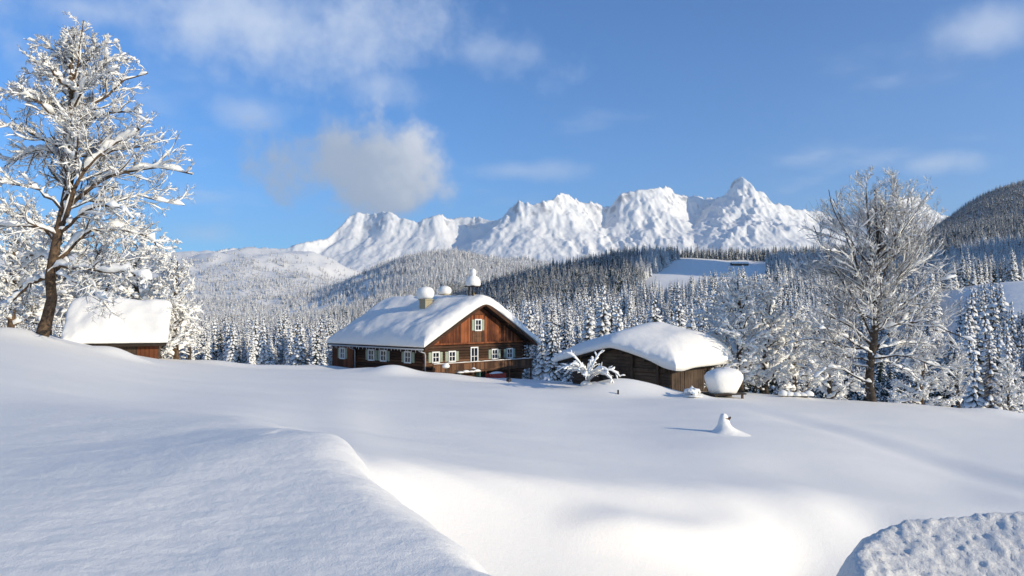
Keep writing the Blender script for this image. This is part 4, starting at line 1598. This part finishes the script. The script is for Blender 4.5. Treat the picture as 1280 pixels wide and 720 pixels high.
def build_right_tree():
    rng = np.random.default_rng(15)
    D = 55.0
    bz = float(ground((1088 - 640) / F_PX * D, D)) - .35
    trunk_px = [(1088, 505), (1087, 490), (1087, 470), (1088, 450), (1090, 428), (1092, 400), (1095, 365), (1099, 325), (1101, 290), (1099, 262), (1097, 236)]
    L = [
        ([(1087, 478), (1074, 474), (1060, 466), (1046, 460), (1030, 457), (1008, 470)], .1, -1.2),
        ([(1088, 452), (1074, 446), (1056, 447), (1040, 440), (1020, 445)], .1, 1.5),
        ([(1089, 447), (1105, 444), (1122, 443), (1150, 453), (1180, 470)], .12, -1.2),
        ([(1090, 440), (1104, 428), (1122, 411), (1142, 393), (1180, 378)], .13, 1.0),
        ([(1088, 430), (1076, 422), (1062, 410), (1037, 398), (1004, 384)], .12, -1.0),
        ([(1089, 420), (1080, 400), (1068, 372), (1048, 336), (1032, 300), (1024, 280)], .12, .8),
        ([(1092, 405), (1096, 370), (1105, 330), (1122, 284), (1133, 240)], .12, -.8),
        ([(1092, 408), (1106, 385), (1126, 362), (1152, 328), (1172, 300)], .12, 1.6),
        ([(1092, 395), (1084, 360), (1074, 322), (1060, 275), (1053, 245)], .1, 1.2),
        ([(1096, 355), (1102, 320), (1112, 275), (1116, 245), (1119, 228)], .08, 1.0),
        ([(1096, 360), (1086, 325), (1082, 280), (1077, 250), (1074, 232)], .08, -1.4),
        ([(1091, 415), (1110, 408), (1140, 400), (1170, 412), (1195, 425)], .1, -2.0),
        ([(1089, 432), (1070, 436), (1045, 428), (1018, 425), (992, 432)], .1, 2.0),
        ([(1094, 380), (1115, 350), (1140, 318), (1160, 275)], .09, -1.6),
        ([(1093, 385), (1070, 350), (1044, 318), (1018, 315)], .09, -2.0),
        ([(1100, 300), (1112, 262), (1128, 225)], .06, .3),
        ([(1099, 310), (1088, 268), (1090, 225)], .06, .6),
        ([(1097, 345), (1125, 310), (1148, 268), (1154, 245)], .08, .9),
        ([(1096, 350), (1064, 300), (1040, 262), (1034, 238)], .08, -.6),
        ([(1092, 400), (1064, 385), (1034, 362), (1010, 350)], .09, .8),
        ([(1094, 375), (1070, 352), (1038, 335), (1014, 326)], .08, 2.2),
        ([(1092, 396), (1130, 378), (1164, 355), (1190, 346)], .09, -.6),
        ([(1095, 370), (1130, 346), (1160, 330), (1186, 316)], .08, 2.0),
        ([(1088, 442), (1062, 430), (1032, 414), (1006, 410)], .09, -2.4),
        ([(1089, 440), (1126, 430), (1160, 428), (1192, 438)], .09, 2.4),
        ([(1088, 455), (1110, 452), (1140, 462), (1170, 478)], .07, 2.6),
        ([(1088, 458), (1066, 456), (1036, 464), (1012, 458)], .07, 2.8),
    ]
    extra = []
    for k in range(16):
        extra.append((rng.uniform(.22, .85), rng.choice([0, math.pi]) + rng.uniform(-.8, .8), rng.uniform(.4, 1.0), rng.uniform(3.0, 5.5), rng.uniform(.06, .1)))
    trunk, limbs, lr, loc = hero(1088, D, bz, trunk_px, L, extra, None, rng)
    spec = dict(r2=.46, a2=.75, up2=.16, r3=.5, a3=.6, up3=.16, r4=.62, a4=.6, up4=.12, twig_r=.008, twig_len=1.1, p3=.8, p4=.55, jit=.13, limb_jit=.06)
    k_ = D / F_PX
    def env(p, rng):
        py = 507 - p[:, 2] / k_
        hw = np.interp(py, [200, 208, 225, 255, 300, 350, 400, 440, 468, 480], [0, 20, 56, 84, 103, 110, 112, 108, 88, 20])
        r_ = np.sqrt((p[:, 0] / k_ - 10)**2 + (p[:, 1] / k_)**2 * .9)
        return r_ < hw * (1 + .1 * rng.normal(size=len(p)))
    spec['env'] = env
    me = tree_meshes(trunk, [.36, .3, .28, .27, .26, .24, .21, .18, .14, .09, .04], limbs, lr, rng, (11, 7, 7), (.16, .06, .04, .032), spec, (M['bark_grey'], M['twig_dark']))
    place_tree(me, 'broadleaf_tree', 'leafless rime coated tree with fanning branches at the right field edge', loc)


build_right_tree()


def small_tree_mesh(seed, H, spread, nl, counts, snow, mats, stems=1, twig=.01):
    rng = np.random.default_rng(seed)
    trunk = np.array([(0, 0, -.3), (.05 * H * rng.normal() * .3, .02 * H, H * .3), (.03 * H * rng.normal(), .03 * H * rng.normal(), H * .65), (.04 * H * rng.normal(), 0, H * .97)])
    TP = resample(trunk, 40)
    limbs, lr = [], []
    for k in range(nl):
        t = .05 + .86 * (k + rng.random()) / nl
        az = k * 2.4 + rng.uniform(-.5, .5)
        el = rng.uniform(.15, .55) + t * .6
        ln = spread * (1.1 - .6 * t) * rng.uniform(.7, 1.25)
        d = np.array([math.sin(az) * math.cos(el), math.cos(az) * math.cos(el), math.sin(el)])
        pts = [TP[int(t * 39)]]
        for q in range(4):
            d = d / np.linalg.norm(d)
            pts.append(pts[-1] + d * ln / 4)
            d = d + np.array([0, 0, .1 - .12 * q * (1 - t)]) + rng.normal(size=3) * .2
        limbs.append(np.array(pts))
        lr.append(.012 * H * (1.1 - .7 * t))
    spec = dict(r2=.45, a2=.8, up2=.1, r3=.55, a3=.8, up3=.05, r4=.65, a4=.8, up4=.05, twig_r=twig, twig_len=.8, p3=.95, p4=.8, jit=.2, droop=.12)
    return tree_meshes(trunk, [.03 * H, .022 * H, .014 * H, .004 * H], limbs, lr, rng, counts, snow, spec, mats)


BG = [small_tree_mesh(101, 11, 4.6, 22, (8, 4, 5), (.24, .15, .1, .065), (M['bark_grey'], M['twig'])),
      small_tree_mesh(102, 10, 4.2, 22, (8, 4, 5), (.24, .15, .1, .065), (M['bark'], M['twig_dark'])),
      small_tree_mesh(103, 6, 2.7, 16, (7, 5, 4), (.12, .09, .06, .045), (M['bark_grey'], M['twig']))]

for (px, D, mi, rz, sc, label) in [
        (178, 62, 0, .4, 1.0, 'snow plastered broadleaf tree rising right behind the left shed'),
        (222, 60, 1, 1.9, .84, 'dense white tree at the right end of the clump behind the left shed'),
        (130, 66, 1, 3.0, 1.12, 'snowy tree in the middle of the clump behind the left shed'),
        (60, 64, 0, 4.2, 1.0, 'snow covered tree behind the trunk of the tall left tree'),
        (14, 60, 1, 5.1, .95, 'snow covered tree at the very left edge of the picture'),
        (238, 66, 2, .9, .9, 'low white bush at the foot of the clump right of the left shed'),
        (205, 58, 2, 2.6, .8, 'small frosted bush at the right corner of the left shed'),
        (925, 58, 1, .8, .92, 'tangled snowy tree directly behind the wood store'),
        (955, 63, 0, 2.3, .9, 'snow hung tree right of the wood store with drooping boughs'),
        (902, 66, 0, 3.6, .86, 'snowy tree behind the right end of the barn roof'),
        (990, 68, 1, 4.4, .82, 'frosted tree left of the big right tree'),
        (1035, 78, 0, 5.5, .9, 'frosted tree close behind the big right tree on its left'),
        (1150, 82, 1, .2, .95, 'frosted tree close behind the big right tree on its right'),
        (1196, 57.5, 2, 1.1, .72, 'little white frosted tree with pale trunk right of the big tree'),
        (1256, 58, 2, 3.9, .7, 'small frosted tree near the right picture edge')]:
    p = at(px, D)
    place_tree(BG[mi], 'broadleaf_tree' if mi < 2 else 'small_tree', label, p, rz, sc, 'snowy broadleaf trees at the field edge')


def build_bush(px, D, label, n, hgt, seed, thick):
    rng = np.random.default_rng(seed)
    p = at(px, D)
    e = empty('snowy_bush', (p.x, p.y, p.z - .05), 0)
    tag(e, label, 'bush')
    P, Rr = [], []
    for k in range(n):
        az = k * 2 * math.pi / n + rng.uniform(-.3, .3)
        lean = rng.uniform(.15, 1.0)
        L = hgt * rng.uniform(.8, 1.2)
        pts = [np.zeros(3)]
        el = math.pi / 2 - lean * .35
        for q in range(8):
            d = np.array([math.sin(az) * math.cos(el), math.cos(az) * math.cos(el), math.sin(el)])
            pts.append(pts[-1] + d * L / 7)
            el -= lean * .36
        P.append(np.array(pts))
        Rr.append(np.linspace(.035, .012, 9))
    P, Rr = np.array(P), np.array(Rr)
    B, BR = spawn(P, Rr, 8, rng, .26, .8, .3, 1, 5, .1, .15, .1, minr=.009)
    o = link_mesh('stems', cat_mesh('stems', [tubes(P, Rr, 5), tubes(B, BR, 3)], M['bark']), e)
    S1 = snow_strips(P, Rr * 1.5, thick * (.7 + .6 * rng.random(len(P))), rng, .05, .35, 1.0)
    S2 = snow_strips(B, BR * 1.5, thick * .55 * (.7 + .6 * rng.random(len(B))), rng, .15, .4, 1.0)
    link_mesh('snow', cat_mesh('snow', [S1, S2], M['tree_snow']), e)
    m = MB()
    for k in range(5):
        snow_blob(m, (rng.uniform(-.6, .6) * hgt * .5, rng.uniform(-.3, .3), -.05), rng.uniform(.3, .55), rng.uniform(.3, .5), rng.uniform(.2, .5) * hgt * .5, k)
    m.build('snow_heap', M['snow'], e, True)


build_bush(735, 50, 'bowed bush heavy with snow at the left end of the barn', 14, 2.1, 4, .15)
build_bush(864, 47, 'little bush buried in snow in front of the barn boards', 5, .5, 9, .2)

# ------------------------------------------------------------------ spruces
def spruce_parts(seed, snow, slim=.13, tiers=20, dens=1.0, droop=.5):
    """unit spruce 20 m tall -> (trunk V,Q), (needles V,T), (snow V,T)"""
    rng = np.random.default_rng(seed)
    H = 20.0
    P = np.array([[(0, 0, -1.0), (.05, 0, 8), (0, .05, 15), (0, 0, 19.7)]], float)
    tr = tubes(P, np.array([[.26, .2, .1, .02]]), 6)
    nv, nt, sv, stt = [], [], [], []
    for k in range(tiers):
        t = (k + .5) / tiers
        z = H * (.05 + .93 * t)
        rad = H * slim * ((1 - t)**.75) * (.9 + .25 * rng.random()) + .12
        m = max(4, int((5 + 5 * (1 - t)) * dens))
        for b in range(m):
            az = 2 * math.pi * (b + rng.random() * .8) / m + k * 1.3
            r_ = rad * rng.uniform(.65, 1.18)
            w = max(.22, r_ * rng.uniform(.3, .46))
            zz = z + rng.uniform(-.3, .3)
            d = np.array([math.sin(az), math.cos(az), 0])
            a = np.array([math.cos(az), -math.sin(az), 0])
            dr = droop * rng.uniform(.6, 1.3) * (1 - .5 * t)
            root = np.array([0, 0, zz + .15 * r_])
            mid = d * r_ * .55 + np.array([0, 0, zz - r_ * .12 * dr])
            tip = d * r_ + np.array([0, 0, zz - r_ * .62 * dr])
            hang = np.array([0, 0, -w * .75])
            o = len(nv)
            nv += [root, mid + a * w + hang * .6, mid, mid - a * w + hang * .6, tip + a * w * .3 + hang, tip, tip - a * w * .3 + hang]
            nt += [(o, o + 1, o + 2), (o, o + 2, o + 3), (o + 1, o + 4, o + 5), (o + 1, o + 5, o + 2), (o + 2, o + 5, o + 6), (o + 2, o + 6, o + 3)]
            if rng.random() < snow[1]:
                s_ = snow[0] * rng.uniform(.6, 1.3)
                th = np.array([0, 0, .24 * s_ + .06 * r_ * s_])
                o = len(sv)
                e = s_ * rng.uniform(.75, 1.0)
                ww = w * min(1.05, .55 + .4 * e)
                dn = np.array([0, 0, -.08])
                r1 = d * r_ * .12 + np.array([0, 0, zz + .12 * r_])
                sv += [r1, mid + a * ww + hang * .5 + dn, mid + th, mid - a * ww + hang * .5 + dn, tip * np.array([1.03, 1.03, 1]) + a * ww * .34 + hang * .6, tip * np.array([1.0, 1.0, 1]) + th * .9, tip * np.array([1.03, 1.03, 1]) - a * ww * .34 + hang * .6, tip * np.array([1.06, 1.06, 1]) + hang * .5,
                       mid * np.array([.55, .55, 1]) + np.array([0, 0, .06 * r_]) + th * .8]
                stt += [(o, o + 1, o + 8), (o + 8, o + 1, o + 2), (o, o + 8, o + 3), (o + 8, o + 2, o + 3), (o + 1, o + 4, o + 5), (o + 1, o + 5, o + 2), (o + 2, o + 5, o + 6), (o + 2, o + 6, o + 3), (o + 4, o + 7, o + 5), (o + 5, o + 7, o + 6)]
    return tr, (np.array(nv), np.array(nt)), (np.array(sv), np.array(stt))


def spruce_kind(seed, snow, rime=False, **kw):
    nm = M['twig'] if rime == 'twig' else M['needles_rime'] if rime else M['needles']
    tr, nd, sn = spruce_parts(seed, snow, **kw)
    k = {}
    k['trunk'] = np_mesh('trunk', tr[0], tr[1], None, [M['bark']])
    k['crown'] = np_mesh('crown', nd[0], None, nd[1], [nm], smooth=False)
    k['snow'] = np_mesh('crown_snow', sn[0], None, sn[1], [M['tree_snow']], smooth=True)
    # the same tree as one mesh, for the far woods
    V = np.vstack([tr[0], nd[0], sn[0]])
    T = np.vstack([nd[1] + len(tr[0]), sn[1] + len(tr[0]) + len(nd[0])])
    mi = np.r_[np.zeros(len(tr[1])), np.ones(len(nd[1])), np.full(len(sn[1]), 2)]
    k['all'] = np_mesh('spruce', V, tr[1], T, [M['bark'], nm, M['tree_snow']], smooth=False, mat_idx=mi)
    return k


SNOWY = [spruce_kind(201, (1.0, .96), rime=True, slim=.13), spruce_kind(202, (1.1, .98), rime=True, slim=.115, droop=.65), spruce_kind(203, (.9, .92), slim=.145), spruce_kind(204, (1.2, .97), rime=True, slim=.12, tiers=17, droop=.8),
         spruce_kind(205, (.55, .85), rime='twig', slim=.15, tiers=22, dens=.8, droop=.25)]
DARK = [spruce_kind(211, (.55, .6), slim=.125), spruce_kind(212, (.6, .5), slim=.14), spruce_kind(213, (.5, .7), slim=.115)]  # darker kinds with less snow, partly standing in for shade on the woods
FAR_S = [spruce_kind(221, (1.5, 1.0), rime=True, slim=.15, tiers=9, dens=.75), spruce_kind(222, (1.6, .97), rime=True, slim=.17, tiers=8, dens=.75)]
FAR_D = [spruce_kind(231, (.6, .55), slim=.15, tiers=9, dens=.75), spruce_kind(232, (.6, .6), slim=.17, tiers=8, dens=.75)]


def scatter(x0, x1, y0, y1, step, rng):
    xs, ys = np.arange(x0, x1, step), np.arange(y0, y1, step)
    X, Y = np.meshgrid(xs, ys)
    X = X.ravel() + rng.uniform(-.48, .48, X.size) * step
    Y = Y.ravel() + rng.uniform(-.48, .48, Y.size) * step
    return X, Y


def to_px(x, y, z):
    return 640 + F_PX * x / y, HZ - F_PX * (z - CAMZ) / y


CREST_PX = np.array([-200, 0, 200, 300, 420, 550, 640, 720, 800, 900, 1000, 1110, 1190, 1280, 1500])
CREST_PY = np.array([390, 409, 447, 458, 462, 468, 472, 478, 482, 488, 496, 502, 509, 518, 532])


def forest_points():
    rng = np.random.default_rng(77)
    P = []
    for (y0, y1, step) in ((180, 420, 6.2), (420, 700, 7.0), (700, 1100, 6.6), (1100, 1650, 7.2), (1650, 2500, 9.5), (2500, 3600, 12.5), (3600, 4500, 15.5)):
        x, y = scatter(-.85 * y1, .85 * y1, y0, y1, step, rng)
        z = height(x, y)
        px, py = to_px(x, y, z)
        keep = (px > -140) & (px < 1420)
        n_ = fbm(x / 90, y / 90, 3, seed=91)
        # the open valley bottom near the meadow's foot
        start = np.interp(px, [-200, 200, 240, 420, 640, 900, 1100, 1190, 1300, 1500], [420, 400, 360, 330, 300, 240, 215, 205, 215, 215])
        keep &= y > start
        # hilltop clearing
        keep &= ~((px > np.interp(y, [760, 850, 1180], [812, 800, 850])) & (px < 965 + 12 * n_) & (y > 775 + 25 * n_) & (y < 1215))
        # narrow clearing running down left from it
        keep &= ~((px > 740) & (px < 830) & (np.abs(y - (1010 - (px - 740) * .5)) < 22))
        # sloping clearing at the right
        keep &= ~((px > 1182 + 10 * n_) & (y > 415 + 20 * n_) & (y < 690 + 15 * n_))
        keep &= ~((px > 1170) & (px < 1196) & (y > 330) & (y < 690))
        # left of the farmhouse: valley meadows
        keep &= ~((px < 455) & (y > 760) & (y < 1150 + 120 * n_))
        keep &= ~((px < 470) & (y > 1500 + 100 * n_) & (y < 1900 + 160 * n_) & (n_ > -.15))
        keep &= ~((y > 1300) & (np.abs(px - (250 + (y - 1500) * .22)) < 14) & (y < 2300) & (px < 470))
        # snow gullies and thin spots on the far hills
        keep &= ~((y > 1700) & (ridged(x / 420, y / 700, 2, seed=95) > 1.62))
        keep &= ~((y > 1900) & (n_ < -.55))
        keep &= ~((px < 460) & (y > 2900) & (n_ + (y - 3500) / 900 > .1))
        dens = np.where((px < 475) & (y > 1900), .4, np.where(y > 2500, .75, .92))
        keep &= rng.random(len(x)) < dens
        x, y, z, px, py = x[keep], y[keep], z[keep], px[keep], py[keep]
        h = np.clip(rng.normal(.93, .24, len(x)), .4, 1.5) * (1 + .15 * n_[keep])
        h *= np.where((y < 420) & (px > 900) & (px < 1180), .78, 1.0)
        h *= np.where((px > 1188) & (y < 430), 1.5, 1.0)
        h = np.where((px > 1180) & (y < 430), np.minimum(h, np.maximum(.3, (py - np.interp(px, [1190, 1215, 1225, 1250, 1268, 1290], [410, 385, 368, 378, 415, 380]) - 14 * rng.random(len(px))) * y / F_PX / 20)), h)
        h *= np.where((px < 930) & (y < 700), np.where(px < 455, 1.1, 1.4), 1.0) * np.where((px > 930) & (y > 300) & (y < 700), 1.4, 1.0)
        h *= np.where(y > 1650, .95, 1.0)
        P.append(np.stack([x, y, z, px, py, h], -1))
    P = np.vstack(P)
    # trees hidden wholly behind the near field never show: leave them out
    crest = np.interp(P[:, 3], CREST_PX, CREST_PY)
    top = P[:, 4] - P[:, 5] * 20 * F_PX / P[:, 1]
    P = P[top < crest - 1.5]
    return P


FP = forest_points()
_top = FP[:, 4] - FP[:, 5] * 20 * F_PX / FP[:, 1]
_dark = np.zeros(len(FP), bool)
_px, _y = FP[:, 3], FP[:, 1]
# lightly snowed, darker trees that put part of the shade into the woods: the shady ridge, the big hill on the right, the hollow below the right tree
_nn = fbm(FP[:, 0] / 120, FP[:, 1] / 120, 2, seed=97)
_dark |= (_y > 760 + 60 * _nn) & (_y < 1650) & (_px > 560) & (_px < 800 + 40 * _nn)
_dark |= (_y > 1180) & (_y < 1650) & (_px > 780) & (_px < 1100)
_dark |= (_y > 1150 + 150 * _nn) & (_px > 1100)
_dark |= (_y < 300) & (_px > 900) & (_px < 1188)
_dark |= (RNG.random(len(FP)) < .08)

# the 300 that show largest stand as single trees
_in = (_px > -10) & (_px < 1290)
_behind = ((_px > 425) & (_px < 660) & (_top > np.interp(_px, [425, 520, 600, 660], [425, 385, 375, 420]))) | ((_px > 705) & (_px < 900) & (_top > np.interp(_px, [705, 790, 880, 900], [440, 405, 405, 430])))
_crest = np.interp(_px, CREST_PX, CREST_PY)
_vis = np.minimum(_crest, FP[:, 4]) - _top
score = np.where(_in & ~_behind, _vis + .15 * FP[:, 5] * 20 * F_PX / FP[:, 1], -1)
order = np.argsort(-score)
single = order[:300]


def ordinal(n):
    return '%d%s' % (n, 'th' if 10 <= n % 100 <= 20 else {1: 'st', 2: 'nd', 3: 'rd'}.get(n % 10, 'th'))


def spruce_place(px, dark):
    """-> (key, wording of the place, group, counted from the right?)"""
    if px < 455:
        return 'spruce, %s from the left in the valley wood left of the farmhouse', 'spruces left of the farmhouse', False
    if px < 905:
        return 'spruce, %s from the left in the wood behind farmhouse and barn', 'spruces behind farmhouse and barn', False
    if px < 1188:
        return 'spruce, %s from the left in the wood around the big right tree', 'spruces around the right tree', False
    return 'spruce, %s from the right picture edge in the right hand clump', 'spruces at the right edge', True


_cl = {}
for i in single:
    _cl.setdefault(spruce_place(_px[i], _dark[i]), []).append(i)
for (text, grp, rev), members in _cl.items():
    members.sort(key=lambda q: -_px[q] if rev else _px[q])
    hh = [FP[q, 5] for q in members]
    lo_h, hi_h = np.percentile(hh, 30), np.percentile(hh, 70)
    for n_, i in enumerate(members):
        x, y, z, px, py, hs = FP[i]
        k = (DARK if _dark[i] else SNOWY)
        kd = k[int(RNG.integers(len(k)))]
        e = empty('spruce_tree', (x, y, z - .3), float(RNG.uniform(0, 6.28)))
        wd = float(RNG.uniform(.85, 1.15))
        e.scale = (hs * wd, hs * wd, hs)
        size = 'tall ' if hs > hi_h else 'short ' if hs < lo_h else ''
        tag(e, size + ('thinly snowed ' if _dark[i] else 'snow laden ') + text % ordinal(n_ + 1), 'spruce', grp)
        link_mesh('trunk', kd['trunk'], e)
        c = link_mesh('crown', kd['crown'], e)
        link_mesh('snow', kd['snow'], c)

# the rest: woods as stuff, instanced on points
def wood_nodes(name, kinds):
    ng = bpy.data.node_groups.new(name, 'GeometryNodeTree')
    ng.interface.new_socket('Geometry', in_out='INPUT', socket_type='NodeSocketGeometry')
    ng.interface.new_socket('Geometry', in_out='OUTPUT', socket_type='NodeSocketGeometry')
    N, Lk = ng.nodes, ng.links
    gi, go = N.new('NodeGroupInput'), N.new('NodeGroupOutput')
    join = N.new('GeometryNodeJoinGeometry')
    for q, k in enumerate(kinds):
        ob = bpy.data.objects.new('spruce_source', k['all'])
        oi = N.new('GeometryNodeObjectInfo')
        oi.transform_space = 'ORIGINAL'
        oi.inputs['Object'].default_value = ob
        oi.inputs['As Instance'].default_value = True
        Lk.new(oi.outputs['Geometry'], join.inputs[0])
    inst = N.new('GeometryNodeInstanceOnPoints')
    inst.inputs['Pick Instance'].default_value = True
    Lk.new(gi.outputs[0], inst.inputs['Points'])
    Lk.new(join.outputs[0], inst.inputs['Instance'])
    def attr(nm, ty):
        a = N.new('GeometryNodeInputNamedAttribute')
        a.data_type = ty
        a.inputs['Name'].default_value = nm
        return a.outputs['Attribute']
    Lk.new(attr('kind_index', 'INT'), inst.inputs['Instance Index'])
    Lk.new(attr('tree_scale', 'FLOAT_VECTOR'), inst.inputs['Scale'])
    Lk.new(attr('tree_rot', 'FLOAT_VECTOR'), inst.inputs['Rotation'])
    Lk.new(inst.outputs[0], go.inputs[0])
    return ng


NG = {'near_s': (wood_nodes('snowy_wood', SNOWY), len(SNOWY)), 'near_d': (wood_nodes('dark_wood', DARK), len(DARK)),
      'far_s': (wood_nodes('far_snowy_wood', FAR_S), len(FAR_S)), 'far_d': (wood_nodes('far_dark_wood', FAR_D), len(FAR_D))}


def wood(name, idx, kind, label):
    if len(idx) == 0:
        return
    pts = FP[idx]
    me = bpy.data.meshes.new(name)
    me.vertices.add(len(pts))
    co = pts[:, :3].copy()
    co[:, 2] -= .3
    me.vertices.foreach_set('co', co.astype(np.float32).ravel())
    wd = RNG.uniform(.85, 1.2, len(pts)) * pts[:, 5]
    sc = np.stack([wd, wd, pts[:, 5]], -1).astype(np.float32)
    rot = np.zeros((len(pts), 3), np.float32)
    rot[:, 2] = RNG.uniform(0, 6.28, len(pts))
    a = me.attributes.new('tree_scale', 'FLOAT_VECTOR', 'POINT')
    a.data.foreach_set('vector', sc.ravel())
    a = me.attributes.new('tree_rot', 'FLOAT_VECTOR', 'POINT')
    a.data.foreach_set('vector', rot.ravel())
    a = me.attributes.new('kind_index', 'INT', 'POINT')
    a.data.foreach_set('value', RNG.integers(0, NG[kind][1], len(pts)).astype(np.int32))
    o = link_mesh(name, me)
    mod = o.modifiers.new('trees', 'NODES')
    mod.node_group = NG[kind][0]
    tag(o, label, 'wood', None, 'stuff')


rest = np.ones(len(FP), bool)
rest[single] = False
far = _y > 1650
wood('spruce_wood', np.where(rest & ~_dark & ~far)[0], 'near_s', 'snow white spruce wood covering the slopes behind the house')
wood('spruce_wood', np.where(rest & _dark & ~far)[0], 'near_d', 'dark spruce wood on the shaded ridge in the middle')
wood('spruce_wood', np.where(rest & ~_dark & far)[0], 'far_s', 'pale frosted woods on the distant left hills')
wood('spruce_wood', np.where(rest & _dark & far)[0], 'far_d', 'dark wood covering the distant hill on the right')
print('forest trees', len(FP), 'far', int(far.sum()))

# ------------------------------------------------------------------ winter air
def build_haze():
    m, t = new_mat('winter_haze')
    v = t.n('ShaderNodeVolumePrincipled', i={'Color': (0.93, 0.96, 1.0, 1), 'Density': 4.2e-5, 'Anisotropy': 0.25})
    o = t.n('ShaderNodeOutputMaterial')
    t.link(v.outputs[0], o.inputs['Volume'])
    b = MB().box(-16500, -16500, -320, 16500, 16500, 2100)
    ob = b.build('haze', m)
    tag(ob, 'thin cold winter haze filling the valley air', 'haze', None, 'stuff')


build_haze()
